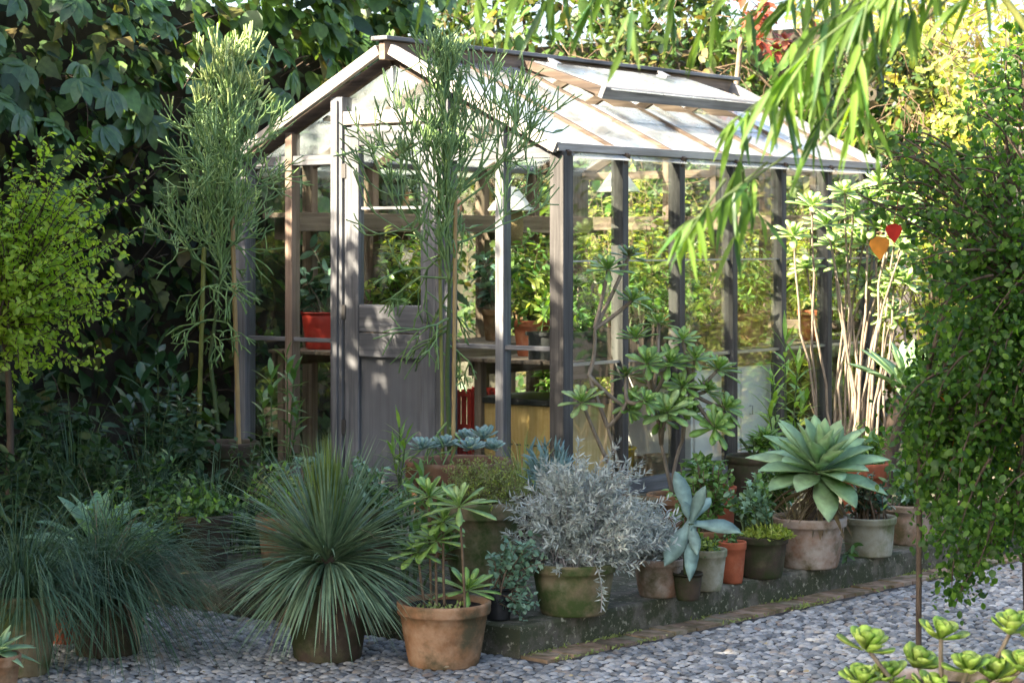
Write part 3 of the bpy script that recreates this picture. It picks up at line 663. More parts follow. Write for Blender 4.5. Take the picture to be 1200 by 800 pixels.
# pine crate with panelled front under the bench
r = lroot('wooden_crate', 'pale varnished pine crate standing under the bench behind the corner glass', 'crate', W - .70, .2)
bx('side_board', M['yellowbox'], 0, .6, 0, .02, 0, .55, parent=r); bx('side_board', M['yellowbox'], 0, .6, .44, .46, 0, .55, parent=r)
bx('side_board', M['yellowbox'], 0, .02, .0205, .4395, 0, .55, parent=r); bx('side_board', M['yellowbox'], .58, .6, .0205, .4395, 0, .55, parent=r)
bx('lid', M['black'], -.02, .62, -.02, .48, .551, .585, parent=r)
for x in np.arange(.04, .58, .055): bx('nail_strip', M['dz'], x, x + .03, -.004, -.0005, .33, .338, parent=r, bevel=0)
r = lroot('plastic_crate', 'bright red plastic crate beside the door behind the front glass', 'crate', W - .99, .16)
def crate(m, w=.26, d=.34, h=.6):
    for x in np.linspace(0, w - .02, 7): box(m, x, x + .02, 0, .014, 0, h); box(m, x, x + .02, d - .014, d, 0, h)
    for y in np.linspace(.03, d - .05, 6): box(m, 0, .014, y, y + .02, 0, h); box(m, w - .014, w, y, y + .02, 0, h)
part('crate_wall', M['red_plastic'], crate, r, 0)
def crim(m, w=.26, d=.34):
    for z in (.0, .2, .4, .58): box(m, -.006, w + .006, -.006, -.0005, z, z + .03); box(m, -.006, w + .006, d + .0005, d + .006, z, z + .03)
part('crate_rim', M['red_plastic'], crim, r, 0); bx('crate_base', M['red_plastic'], .015, .245, .015, .325, .005, .02, parent=r, bevel=0)
r = lroot('bucket', 'small bright yellow bucket under the right bench', 'bucket', W - .2, .78)
m = MB(); lathe(m, [(0, .005), (.09, .005), (.12, .28), (.128, .28), (.128, .29), (.115, .29), (.085, .012), (0, .012)], 28); m.build('bucket_body', solid('yellow_plastic', (.6, .38, .02), (.7, .46, .04), 5, .4, .5), r)
m = MB(); an = np.linspace(0, PI, 12); tube(m, np.stack([.125 * np.cos(an), 0 * an, .27 + .1 * np.sin(an)], -1), .003, 5); m.build('handle', M['metal'], r)
r = lroot('cabinet', 'sunlit white painted cabinet standing under the right bench', 'cabinet', W - .60, 1.42)
bx('cabinet_body', M['white'], 0, .5, 0, 1.05, .04, .69, parent=r)
for k in range(2):
    dd = bx('cabinet_door', M['white'], .501, .518, .02 + k * .51, .52 + k * .51, .06, .67, parent=r); m = MB(); tube(m, [(.52, .46 + k * .16, .4), (.54, .46 + k * .16, .4), (.54, .46 + k * .16, .45), (.52, .46 + k * .16, .45)], .004, 5); m.build('handle', M['metal'], dd)
for aa in (.02, .44):
    for bb in (.02, .97): bx('leg', M['white'], aa, aa + .04, bb, bb + .04, 0, .0395, parent=r, bevel=0)
# little painted bird and lamps
bird = MB(); bp = [(.0, .0), (.035, .0), (.045, .04), (.04, .09), (.028, .13), (.022, .16), (.024, .18), (.016, .205), (.006, .235), (0, .24)]
lathe(bird, bp, 20); bird.f = [(f, 0, s_) for f, _, s_ in bird.f]
r = lroot('bird_ornament', 'upright painted clay bird ornament with speckled white head on the high shelf', 'ornament', .2, 1.74, 1.612)
bird.build('bird_body', solid('painted_clay_bird', (.45, .16, .09), (.62, .3, .2), 20, .6, c3=(.8, .78, .74)), r)
m = MB(); lathe(m, [(.021, .155), (.027, .17), (.026, .19), (.018, .208), (.009, .24), (0, .262)], 18); m.build('bird_head', solid('speckled_paint', (.03, .03, .03), (.75, .73, .7), 70, .6, lo=.48, hi=.5), r)
m = MB(); strips(m, [(.0, .02, .1)], [(0.4, .3, -1)], [(1, 0, 0)], .1, .04, OVAL, 0, None, .2, .2); m.build('wing', M['terra'], r)
def lamp(label, a, b, z, wicker):
    r = lroot('hanging_lamp', label, 'lamp', a, b, z)
    m = MB(); lathe(m, [(.02, .13), (.035, .125), (.13, .0), (.136, .0), (.136, .006), (.04, .133), (.02, .14)], 24); m.build('lamp_shade', M['white'], r)
    m = MB(); tube(m, [(0, 0, .13), (0, 0, .5), (0, 0, rake(a) - z - .05)], .003, 5); m.build('cord', M['black'], r)
    if wicker:
        m = MB(); lathe(m, [(0, -.2), (.065, -.2), (.075, -.1), (.07, -.01), (.06, 0), (.055, -.01), (.06, -.19), (0, -.19)], 24); m.build('wicker_body', solid('wicker', (.3, .19, .08), (.55, .4, .2), 10, .8, stretch=(10, 10, 40), bump=.8), r)
lamp('wicker lantern with a white conical lid hanging behind the side glass', 1.35, .85, 1.62, True)
lamp('plain white conical lamp shade hanging deep inside the greenhouse', 1.35, 1.95, 1.75, False)
# ------------------------------------------------------------------ pots and plants
def pot(root, R, H, Rb, mat, rim='band', soil=True, wob=.006):
    b = Rb; k = .80 if rim == 'band' else .9
    w = R * (.93 if rim == 'band' else .95)
    pr = [(0, .004), (b * .8, .0), (b * .97, 0), (b, .008)]
    for t in (.2, .4, .6, .8): pr.append((b + (w - b) * t ** .9, H * k * t))
    pr.append((w, H * k))
    if rim == 'band': pr += [(R * .985, H * k + .003), (R, H * k + .01), (R, H * .93), (R * 1.01, H * .95), (R * 1.005, H * .985), (R * .97, H)]
    else: pr += [(w * .99, H * k + .004), (R * .985, H * k + .008), (R, H * k + .02), (R * 1.01, H * .975), (R, H), (R * .96, H * 1.005)]
    pr += [(R * .9, H * .985), (R * .87, H * .92), (R * .84, H * .8), (R * .7, H * .78)]
    m = MB(); lathe(m, pr, 48, 0, wob=wob); o = m.build('pot', M[mat] if isinstance(mat, str) else mat, root)
    if soil:
        m = MB(); n = 24; a = np.linspace(0, 2 * PI, n, endpoint=False); V = [(0, 0, H * .92)]
        for rr in (.3, .6, .885): V += [(R * rr * math.cos(t), R * rr * math.sin(t), H * .9 + RNG.normal(0, .004)) for t in a]
        m.add(V, [(0, 1 + j, 1 + (j + 1) % n) for j in range(n)])
        m.add(V, [(1 + k * n + j, 1 + (k + 1) * n + j, 1 + (k + 1) * n + (j + 1) % n, 1 + k * n + (j + 1) % n) for k in range(2) for j in range(n)])
        m.build('soil', M['soil'], root)
    return o
def potted(name, label, px, Y, z, R, H, Rb, mat, rim='band', cat='potted plant', group=None, rot=None):
    r = thing(name, label, cat, spot(px, Y, z), 0, group); pot(r, R, H, Rb, mat, rim); return r
def loc(root, px, py, Y): return at(px, py, Y) - np.array(root.location)
def stems(root, paths, r0, r1, mat, name='stem', seg=7):
    for p in paths:
        m = MB(); tube(m, p, np.linspace(r0, r1, len(p)), seg); m.build(name, mat, root)
def one_rosette(root, c, axis, n, L, Wd, mat, prof=SPOON, i0=10, i1=95, thick=.22, droop=.15, name='rosette', **kw):
    m = MB(); rosette(m, c, axis, n, L, Wd, prof, i0, i1, thick, droop, **kw); return m.build(name, mat, root)

# --- spiky dasylirion-like plant in front
r = potted('potted_spiky_plant', 'big round spiky plant of thin arching grey green leaves in a dark pot', 384, 7.84, 0, .165, .30, .125, 'darkpot')
c = np.array([0, 0, .36])
m = MB(); blades(m, c, 330, .47, .0095, LINE, 30, 120, .40, .04, .3, 0, .5); blades(m, c, 230, .42, .0095, LINE, 75, 128, .62, .05, .25, 0, .5); blades(m, c + [0, 0, .02], 190, .46, .0085, LINE, 8, 75, .16, .03, .25, 0, .5); m.build('leaves', M['yucca'], r)
m = MB(); blades(m, c + [0, 0, .03], 110, .42, .007, LINE, 0, 13, .02, .03, .25, 0, .5); m.build('young_leaves', M['yucca_new'], r)
m = MB(); blades(m, c - [0, 0, .03], 75, .33, .008, LINE, 70, 140, .9, .04, .4, 0, .5); blades(m, c, 26, .44, .007, LINE, 20, 110, .6, .03, .3, 0, .5); m.build('withered_leaves', M['dead'], r)
m = MB(); lathe(m, [(.0, .25), (.05, .25), (.06, .33), (.045, .40), (0, .42)], 14); m.build('trunk', M['bark'], r)

# --- terracotta pot of aeoniums in front
r = potted('potted_aeonium', 'clean orange terracotta pot of thin stemmed aeoniums on the pebbles at the kerb corner', 520, 7.72, 0, .172, .235, .128, 'terra')
Ya = 7.72
R_ = [(538, 592, 62, 545, 'aeon_pale'), (503, 580, 56, 506, 'aeon'), (511, 632, 50, 512, 'aeon'), (548, 690, 60, 540, 'aeon'), (490, 645, 46, 498, 'aeon'), (520, 610, 38, 521, 'aeon')]
pt = []
for px, py, s_, bx_, mt in R_:
    Yr = Ya + RNG.uniform(-.08, .08); top = loc(r, px, py, Yr); b = loc(r, bx_, 706, Yr); b[2] = .2
    if py > 680: b = np.array([.03, -.05, .2])
    pt.append(bez(b, b * .4 + top * .6 + RNG.normal(0, .012, 3), top, 8))
    one_rosette(r, top, np.array([RNG.normal(0, .15), -.25, 1]), 24, s_ / F * Ya * .78, .030, M[mt], i1=100, thick=.2)
stems(r, pt, .0055, .0045, M['stemb'])
m = MB(); P_ = np.c_[RNG.uniform(-.1, .1, 60), RNG.uniform(-.12, .02, 60), np.full(60, .215)]; strips(m, P_, rdir(60) + [0, 0, .6], rdir(60), .02, .01, ROUND, .2); m.build('stonecrop', M['thyme'], r)

# --- silver bush in the mossy pot on the kerb
r = potted('potted_silver_bush', 'large mound of silvery white foliage in a mossy green pot at the kerb corner', 672, 8.13, KZ, .168, .20, .128, 'mossy')
shrub((0, 0, .18), (.06, .02, .36), (.32, .27, .29), 320, 70, .031, .0066, LANCE, [M['silver']], M['silver_stem'], r, .1, .55, .4, .25, .45, .06, .0026, basew=.05, zlow=-.55)
m = MB(); p = bez((.08, -.13, .2), (.11, -.2, .17), (.10, -.17, .03), 6); tube(m, p, .003, 5); m.build('hanging_twig', M['silver_stem'], r)
m = MB(); t = RNG.uniform(0, 1, 60); B = np.stack([np.interp(t, np.linspace(0, 1, 6), p[:, k]) for k in range(3)], -1); strips(m, B, rdir(60) + [0, -.2, -.3], rdir(60), .03, .006, LANCE, .1); m.build('hanging_leaves', M['silver'], r)
r = potted('potted_silver_bush', 'lower silvery bush spilling over a shadowed brown clay pot beside the blue agave', 772, 8.52, KZ, .108, .155, .08, 'terra_old')
shrub((0, 0, .13), (-.04, 0, .24), (.17, .15, .14), 90, 44, .034, .006, LANCE, [M['silver']], M['silver_stem'], r, .1, .55, .4, .25, .45, .06, .0025, basew=.04, zlow=-.7)

# --- grey blue agave with broad leaves
r = potted('potted_agave', 'young blue grey agave with five broad pointed leaves leaning out of a small pot', 806, 8.42, KZ, .06, .10, .045, 'darkpot', 'roll')
c = loc(r, 810, 612, 8.38)
m = MB(); tube(m, bez((0, 0, .08), (0, -.01, .15), c, 6), [.02, .02, .022, .024, .024, .02], 8); m.build('stem', M['stem'], r)
ends_ = [(790, 553, .10), (827, 572, -.06), (864, 627, -.1), (783, 664, -.12), (807, 680, -.16), (833, 588, .12), (818, 650, -.12), (800, 588, .0)]
m = MB(); B, D, N, L_ = [], [], [], []
for px, py, dy in ends_:
    e = loc(r, px, py, 8.38 + dy); d = e - c; B.append(c + RNG.normal(0, .004, 3)); D.append(d + np.array([0, 0, .15 * np.linalg.norm(d)])); L_.append(np.linalg.norm(d) * 1.03)
    rad = unit(d); ax = unit(np.array([.05, -.75, .7])); N.append(ax - rad * (ax @ rad))
strips(m, B, D, N, L_, [.07, .055, .075, .08, .06, .05, .05, .045], AGAVE, .12, None, .35, .14); m.build('leaves', M['bluegrey'], r)

# --- row of pots along the kerb
r = potted('potted_succulent', 'small mossy grey pot with trailing succulent between blue agave and red pot', 829, 8.66, KZ, .081, .17, .058, 'mossy_pale')
shrub((0, 0, .16), (-.01, -.01, .2), (.08, .07, .07), 26, 18, .022, .010, SPOON, [M['sedum'], M['mid']], M['stem'], r, .2, .7, .7, .3, zlow=-.8)
r = potted('potted_cutting', 'small bright red orange clay pot, the narrowest in the row along the kerb', 858, 8.84, KZ, .06, .175, .043, 'terra_red', 'band')
shrub((0, 0, .15), (0, 0, .2), (.03, .03, .05), 7, 8, .03, .014, SPOON, [M['jade']], M['stem'], r, zlow=0)
r = potted('potted_jade_plant', 'dark mossy round pot with a bushy bright jade plant and yellow green stonecrop', 893, 9.0, KZ, .112, .18, .085, 'darkpot')
shrub((-.02, .02, .16), (-.05, .03, .32), (.11, .1, .12), 40, 16, .036, .022, ROUND, [M['jade'], M['jade_blue']], M['stem'], r, .1, .6, .6, .35, .4, .06, .006, fold=.35, zlow=-.5)
m = MB(); n = 700; th = RNG.uniform(0, 2 * PI, n); rr = .105 * np.sqrt(RNG.uniform(0, 1, n)); P_ = np.stack([rr * np.cos(th) + .02, rr * np.sin(th) - .02, .17 + .05 * (1 - (rr / .12) ** 2) * RNG.uniform(.2, 1, n)], -1)
strips(m, P_, rdir(n) + [0, -.1, .7], rdir(n) + [0, 0, .5], .026, .008, SPOON, .1); m.build('stonecrop', M['sedum'], r)
r = potted('potted_agave', 'big pale terracotta pot holding a large soft green agave with dry lower leaves', 948, 9.3, KZ, .166, .222, .128, 'terra_old')
c = loc(r, 960, 549, 9.28)
m = MB(); tube(m, bez((.0, 0, .18), (.01, 0, .3), c, 6), [.024, .024, .026, .03, .03, .025], 9); m.build('trunk', M['bark'], r)
m = MB(); rosette(m, c + [0, 0, .0], (.08, -.34, 1), 40, .325, .115, AGAVE, 3, 96, .14, .12, .4, lo=.66); m.build('rosette', M['agave'], r)
m = MB(); n = 46; ph = RNG.uniform(0, 2 * PI, n); B = c + np.stack([.03 * np.cos(ph), .03 * np.sin(ph), RNG.uniform(-.18, -.07, n)], -1)
strips(m, B, np.stack([np.cos(ph), np.sin(ph), RNG.uniform(-.9, .0, n)], -1), rdir(n), RNG.uniform(.12, .24, n), RNG.uniform(.008, .03, n), AGAVE, .7, (0, 0, -1.), .6); m.build('dry_leaves', M['dead'], r)
m = MB(); blades(m, (-.06, 0, .2), 60, .2, .005, LINE, 0, 75, .5, .06, .3, 0); m.build('grass_blades', M['dry'], r)
r = potted('potted_crassula', 'pale mossy cream pot with a grey green shrubby crassula beside the big agave pot', 1018, 9.63, KZ, .126, .178, .105, 'mossy_pale')
shrub((0, 0, .16), (0, 0, .26), (.13, .11, .13), 36, 14, .034, .02, ROUND, [M['jade_grey'], M['jade_grey'], M['glossy']], M['stemb'], r, .1, .6, .6, .3, .4, .05, .005, fold=.3, zlow=-.3)
r = potted('potted_shrub', 'brown pot with upright blue green leaves half hidden by the small tree', 1066, 10.0, KZ, .125, .19, .1, 'terra_old')
shrub((0, 0, .17), (0, 0, .3), (.13, .12, .17), 26, 14, .06, .02, LANCE, [M['jade_blue'], M['mid']], M['stem'], r, .15, .6, .6, .3)
m = MB(); B = [at(985 + k * 6, 628 - k * 3, 9.42) for k in range(7)]
w_ = thing('creeping_weed', 'little green weed sprouting on the kerb between two big pots', 'weed', spot(992, 9.4))
tube(m, [(0, 0, 0), (.0, -.02, .05), (.03, -.03, .09)], .002, 5); m.build('stem', M['stem'], w_)
m = MB(); t = np.linspace(0, 1, 12)[:, None]; strips(m, np.array([(0, 0, .03)]) * (1 - t) + np.array([(.03, -.03, .09)]) * t, rdir(12) + [0, -.3, .3], rdir(12) + [0, 0, 1], .05, .018, OVAL, .2); m.build('leaves', M['mid'], w_)

r = potted('potted_jade_plant', 'small black pot overflowing with blue green round leaved jade at the kerb corner', 584, 7.98, KZ, .055, .115, .045, 'black', 'roll')
shrub((.01, 0, .1), (.065, .02, .22), (.12, .10, .135), 46, 15, .030, .021, ROUND, [M['jade_blue']], M['stemb'], r, .1, .65, .6, .35, .45, .07, .004, fold=.35, zlow=-.95)
shrub((.03, -.03, .1), (.11, -.05, .05), (.05, .05, .07), 10, 12, .028, .02, ROUND, [M['jade_blue']], M['stemb'], r, .1, .65, .6, .35, zlow=-1, fold=.35)

r = potted('potted_thyme', 'large mossy green urn with a low fuzzy cushion of thyme', 563, 8.75, KZ, .172, .36, .12, 'mossy')
shrub((0, 0, .31), (.02, -.01, .41), (.2, .17, .15), 300, 34, .014, .005, LANCE, [M['thyme'], M['thyme'], M['sedum']], M['stemb'], r, .1, .6, .4, .2, .4, .05, .0016, basew=.07, zlow=-.15)

# pencil trees
def pencil(root, leader, lats, seed, r0=.012, tipz=9, dens=1., wisp=0):
    rg = np.random.default_rng(seed); P, Q, A, B_ = [], [], [], []; TP, TQ = [], []
    def branch(p, d, L, r, lev, up):
        k = 2
        for _ in range(k):
            d = unit(d + rg.normal(0, .12, 3) + np.array([0, 0, up * .35])); q = p + d * L / k
            (TP if (lev == 0 and q[2] > tipz) else P).append(p); (TQ if (lev == 0 and q[2] > tipz) else Q).append(q)
            if not (lev == 0 and q[2] > tipz): A.append(r); B_.append(r * .9)
            p = q; r *= .9
        if lev == 0: return
        n = 2 + (rg.random() < .45 * dens)
        for i in range(n):
            branch(p, unit(d + rg.normal(0, .5, 3) + np.array([0, 0, up * .3])), L * rg.uniform(.72, 1.0), max(r * .9, .0037), lev - 1, up)
    for f, az, L, lev, inc, up in lats:
        x = f * (len(leader) - 1); k = min(int(x), len(leader) - 2); p = leader[k] + (leader[k + 1] - leader[k]) * (x - k)
        branch(p, np.array([math.cos(az) * math.sin(inc), math.sin(az) * math.sin(inc), math.cos(inc)]), L, .0062, lev, up)
    m = MB(); rods(m, P, Q, A, B_, 5)
    if TP: rods(m, TP, TQ, .0043, .004, 5, 1)
    m.build('branches', [M['pencil'], M['pencil_tip']], root)
    m = MB(); tube(m, leader, np.linspace(r0, r0 * .45, len(leader)), 7); m.build('trunk', M['stem'], root)
def cane(root, p, q, mat, r=.011):
    m = MB(); p, q = np.array(p, float), np.array(q, float); n = 9; pts = [p + (q - p) * t for t in np.linspace(0, 1, 4 * n)]
    tube(m, pts, [r * (1.16 if i % 4 == 0 else 1.) for i in range(4 * n)], 8); m.build('stake', mat, root)
Yp = 9.6
r = potted('potted_pencil_tree', 'tall pencil tree tied to canes in a wide terracotta bowl of rosettes', 538, Yp, KZ, .245, .44, .17, 'brownpot')
ld = np.array([loc(r, 527, 530, Yp), loc(r, 524, 440, Yp), loc(r, 527, 340, Yp), loc(r, 524, 240, Yp), loc(r, 522, 170, Yp), loc(r, 521, 110, Yp)])
lt = []
rg = np.random.default_rng(3)
for i in range(48): f = rg.uniform(.40, 1.); lt.append((f, rg.uniform(0, 2 * PI), rg.uniform(.08, .12), 3 if f > .7 else 3, rg.uniform(.35, .8), .8))
for i in range(7): lt.append((rg.uniform(.42, .66), rg.uniform(-.6, .7), rg.uniform(.17, .22), 4, rg.uniform(.9, 1.25), .45))
for i in range(5): lt.append((rg.uniform(.42, .66), PI + rg.uniform(-.7, .7), rg.uniform(.14, .18), 4, rg.uniform(.9, 1.2), .45))
for i in range(7): lt.append((rg.uniform(.2, .58), rg.uniform(0, 2 * PI), rg.uniform(.09, .14), 3, rg.uniform(1.2, 2.0), -.3))
for i in range(5): lt.append((rg.uniform(.02, .35), rg.uniform(0, 2 * PI), rg.uniform(.08, .12), 2, rg.uniform(1.2, 2.4), -.4))
lt += [(.995, k * 1.3, .09, 3, .25, .9) for k in range(5)]
pencil(r, ld, lt, 5)
cane(r, loc(r, 531, 535, Yp - .06), loc(r, 534, 225, Yp - .03), M['cane'], .0095); cane(r, loc(r, 519, 535, Yp + .02), loc(r, 514, 200, Yp + .04), M['caneg'], .0085)
for px, py, s_, dy in ((495, 527, 40, -.17), (521, 524, 38, -.14), (551, 528, 42, -.18), (566, 515, 44, .0), (578, 527, 34, -.1), (545, 514, 30, .1)):
    one_rosette(r, loc(r, px, py, Yp + dy) + [0, 0, .01], (0, -.25, 1), 28, s_ / F * Yp * .5, .028, M['echeveria'], SPOON, 8, 82, .3, -.15)
Yq = 10.9
r = potted('potted_pencil_tree', 'dense feathery pencil tree with pale tips and two canes by the ivy wall', 268, Yq, KZ, .16, .40, .11, 'darkpot')
ld = np.array([loc(r, 256, 505, Yq), loc(r, 246, 420, Yq), loc(r, 258, 330, Yq), loc(r, 262, 240, Yq), loc(r, 265, 170, Yq), loc(r, 272, 110, Yq)])
lt = []
rg = np.random.default_rng(11)
for i in range(52): lt.append((rg.uniform(.4, 1.), rg.uniform(0, 2 * PI), rg.uniform(.10, .14), 3, rg.uniform(.4, .95), .8))
for i in range(16): lt.append((rg.uniform(.38, .7), rg.uniform(0, 2 * PI), rg.uniform(.12, .16), 4, rg.uniform(.8, 1.2), .3))
for i in range(11): lt.append((rg.uniform(.25, .55), rg.uniform(0, 2 * PI), rg.uniform(.07, .11), 3, rg.uniform(1.2, 2.1), -.4))
lt += [(.995, k * .9, .08, 3, .25, .9) for k in range(7)]
pencil(r, ld, lt, 6, tipz=at(0, 118, Yq)[2] - KZ)  # tips above this height get the painted sunlit tone
cane(r, loc(r, 280, 520, Yq - .03), loc(r, 272, 250, Yq), M['cane'], .012); cane(r, loc(r, 233, 500, Yq + .05), loc(r, 239, 290, Yq), M['caneg'], .012)

# blue finger succulent
r = potted('potted_blue_fingers', 'cluster of upright blue grey finger leaves in a hidden pot behind the silver bush', 648, 9.15, KZ, .12, .30, .09, 'terra_old')
shrub((0, 0, .28), (0, 0, .42), (.13, .1, .17), 34, 14, .07, .010, LINE, [M['senecio']], M['stem'], r, .0, .35, .3, .3, .3, .05, .004, zlow=-.1)

# tall branching aeonium behind the silver bush
def aeon_tree(name, label, base, Y, forks, ros, mat, pm='mossy', R=.13, H=.25, stem=M['barkp'], tr=(.011, .008), i1=92):
    r = potted(name, label, base[0], Y, KZ, R, H, R * .75, pm); b0 = np.array([0, 0, H * .9])
    nodes = {0: b0}; pt = []
    for k, (par, px, py, dy) in enumerate(forks, 1):
        p = loc(r, px, py, Y + dy); nodes[k] = p; q = nodes[par]; pt.append(bez(q, (q + p) / 2 + RNG.normal(0, .015, 3), p, 7))
    for par, px, py, s_, dy, *mm in ros:
        p = loc(r, px, py, Y + dy); q = nodes[par]; pt.append(bez(q, q * .45 + p * .55 + np.array([RNG.normal(0, .01), 0, -.02]), p, 7))
        L = s_ / F * Y * .56; one_rosette(r, p, unit(unit(p - q) * .5 + np.array([0, -.35, .8])), 22, L, L * .30, M[mm[0] if mm else mat], SPOON, 8, i1, .2, .1)
    m = MB()
    for p in pt: tube(m, p, np.linspace(tr[0], tr[1], len(p)), 7)
    m.build('stem', stem, r); return r
aeon_tree('potted_aeonium', 'tall bare branched aeonium with dark rosettes at its tips rising behind the silver bush', (738, 575), 9.7,
    [(0, 712, 500, 0), (1, 690, 440, 0), (2, 697, 385, 0), (1, 735, 470, -.05)],
    [(3, 713, 315, 56, 0, 'aeon'), (3, 741, 352, 52, .05, 'aeon'), (3, 737, 300, 44, .1, 'aeon_dark'), (0, 682, 470, 58, -.1, 'aeon_pale'), (4, 734, 440, 44, 0, 'aeon_dark'), (2, 738, 480, 40, 0), (4, 757, 470, 40, -.1)], 'aeon')
rs = [(745, 395), (772, 378), (800, 398), (759, 425), (785, 425), (815, 420), (842, 432), (828, 458), (850, 478), (800, 452), (770, 452), (812, 485), (838, 500), (740, 470), (775, 490), (795, 475)]
aeon_tree('potted_aeonium', 'bushy many headed aeonium on crooked stems in front of the side glass', (790, 575), 9.9,
    [(0, 775, 520, 0), (0, 800, 515, .05), (1, 765, 465, 0), (2, 810, 460, .0)],
    [((3, 4)[px > 785], px, py, RNG.uniform(44, 58), RNG.uniform(-.15, .2), 'aeon' if py < 470 else 'aeon') for px, py in rs] + [(1, 782, 482, 66, -.2, 'aeon_pale')], 'aeon', 'terra')

# leafy green rosettes with terracotta pots behind the row
for px, py, Y, lab, pm, R, H in ((838, 527, 9.75, 'bright green leafy rosette in a terracotta pot behind the jade plants', 'terra_red', .10, .30), (884, 518, 10.0, 'bright green leafy rosette growing from a big dark pot with a thick round rim', 'darkpot', .135, .42)):
    r = potted('potted_rosette', lab, px, Y, KZ, R, H, R * .75, pm, 'roll')
    for k in range(5):
        c = np.array([RNG.uniform(-.09, .09), RNG.uniform(-.07, .05), H + RNG.uniform(.03, .11)])
        one_rosette(r, c, np.array([c[0] * 3, -.25, 1]), 18, RNG.uniform(.10, .13), .036, M['bright'], LANCE, 8, 95, .12, .15)
    stems(r, [bez((0, 0, H * .9), (0, 0, H), (x, -.02, H + .08), 5) for x in (-.07, 0, .07)], .008, .007, M['stem'])
r = potted('potted_jade_plant', 'bushy glossy jade plant in a terracotta pot behind the small kerb pots', 826, 9.25, KZ, .10, .17, .075, 'terra')
shrub((0, 0, .15), (0, -.0, .33), (.16, .13, .17), 60, 18, .036, .022, ROUND, [M['jade']], M['stemb'], r, .1, .6, .6, .3, .4, .06, .006, fold=.35, zlow=-.7)
r = potted('potted_jade_plant', 'taller jade plant with paler leaves behind the yellow green stonecrop pot', 905, 9.55, KZ, .11, .2, .08, 'mossy')
shrub((0, 0, .18), (0, 0, .33), (.13, .11, .13), 40, 16, .034, .02, OVAL, [M['mid'], M['jade']], M['stem'], r, .1, .6, .6, .3, .4, .06, .005, zlow=-.6)
r = potted('potted_shrub', 'reddish clay pot with spreading mid green shrub behind the big agave', 1012, 10.25, KZ, .12, .36, .09, 'terra_red')
shrub((0, 0, .33), (0, 0, .42), (.18, .14, .14), 30, 16, .07, .022, LANCE, [M['mid'], M['bright']], M['stem'], r, .3, .7, .6, .3, zlow=-.5)

# upright leafy stems (lily like)
def leafy_stems(name, label, px, Y, tops, mat, L, Wd, z=KZ, n=18, cat='plant', pot_=None, prof=LANCE):
    r = thing(name, label, cat, spot(px, Y, z)); m = MB(); st_ = MB()
    for k, (tx, ty, dy) in enumerate(tops):
        b = np.array([RNG.normal(0, .04), RNG.normal(0, .04), 0]); p = loc(r, tx, ty, Y + dy); path = bez(b, (b * .3 + p * .7) * [.8, .8, 1] + RNG.normal(0, .02, 3), p, 8)
        st_ = MB(); tube(st_, path, np.linspace(.006, .003, 8), 6); st_.build('stem', M['stem'], r)
        nn = n; t = np.linspace(.35, 1, nn); B = np.stack([np.interp(t, np.linspace(0, 1, 8), path[:, j]) for j in range(3)], -1)
        ph = np.arange(nn) * 2.4 + k; inc = np.radians(np.linspace(85, 25, nn)) + RNG.normal(0, .15, nn)
        D = np.stack([np.cos(ph) * np.sin(inc), np.sin(ph) * np.sin(inc), np.cos(inc)], -1); N = np.stack([-np.cos(ph) * np.cos(inc), -np.sin(ph) * np.cos(inc), np.sin(inc)], -1)
        strips(m, B, D, N, L * RNG.uniform(.7, 1.1, nn), Wd, prof, .35, (0, 0, -1.), .25)
    m.build('leaves', M[mat], r); return r
leafy_stems('leafy_plant', 'upright stems with long narrow pale green leaves before the white cabinet', 915, 10.5, [(920, 398, 0), (905, 440, .05), (935, 430, -.05), (945, 470, 0), (900, 480, 0)], 'bright', .15, .024, n=20)
leafy_stems('leafy_plant', 'three stems with broad lance leaves standing before the dark left pane', 325, 10.3, [(336, 418, 0), (345, 440, .05), (318, 440, -.05), (350, 480, 0), (308, 470, 0)], 'mid', .12, .032, n=14)
leafy_stems('leafy_plant', 'single bright green stem with narrow leaves in front of the boarded door', 470, 9.4, [(468, 500, 0), (476, 515, -.05), (460, 530, 0)], 'bright', .13, .017, n=16)
leafy_stems('leafy_plant', 'leafy mixed green stems crowding behind the front aeonium pot', 487, 8.6, [(478, 570, 0), (495, 560, .1), (470, 600, 0), (505, 600, 0), (488, 625, -.1), (520, 590, .1), (470, 640, 0), (535, 640, 0)], 'mid', .11, .026, n=18)
leafy_stems('leafy_plant', 'dusky large leaved plant with arching pale leaves in front of the ivy at left', 190, 10.6, [(185, 408, 0), (205, 430, .1), (165, 445, -.1), (150, 475, 0), (215, 455, 0), (175, 480, -.15), (130, 470, .1)], 'glossy', .15, .05, n=14, prof=OVAL)

# sunlit tall branched succulents beyond the side glass
r = thing('tree_aeonium', 'tall clump of pale bare stems with sunlit whitish rosettes beside the far greenhouse glass', 'plant', spot(1000, 11.9))
tops = [(1030, 215), (990, 225), (975, 285), (1025, 265), (1050, 275), (1000, 275), (1068, 250), (1035, 345), (1062, 330), (945, 312), (968, 262), (1000, 248), (952, 240), (1018, 232), (1040, 255), (1060, 238), (1012, 285), (1035, 300), (985, 310), (1058, 290), (1015, 330), (1048, 325), (1045, 370), (1072, 272), (930, 275)]
pt = []
for k, (px, py) in enumerate(tops):
    Yr = 11.9 + RNG.uniform(-.2, .25); p = loc(r, px, py, Yr); b = np.array([RNG.normal(0, .08) + p[0] * .25, RNG.normal(0, .08), 0]); pt.append(bez(b, b * .5 + p * .5 + RNG.normal(0, .09, 3), p, 9) + RNG.normal(0, .009, (9, 3)) * np.sin(np.linspace(0, PI, 9))[:, None])
    one_rosette(r, p, (RNG.normal(0, .2), -.3, 1), 20, RNG.uniform(.11, .17), .05, M['aeon_pale'], SPOON, 10, 95, .2, .15)
stems(r, pt, .0095, .006, M['barkp'])
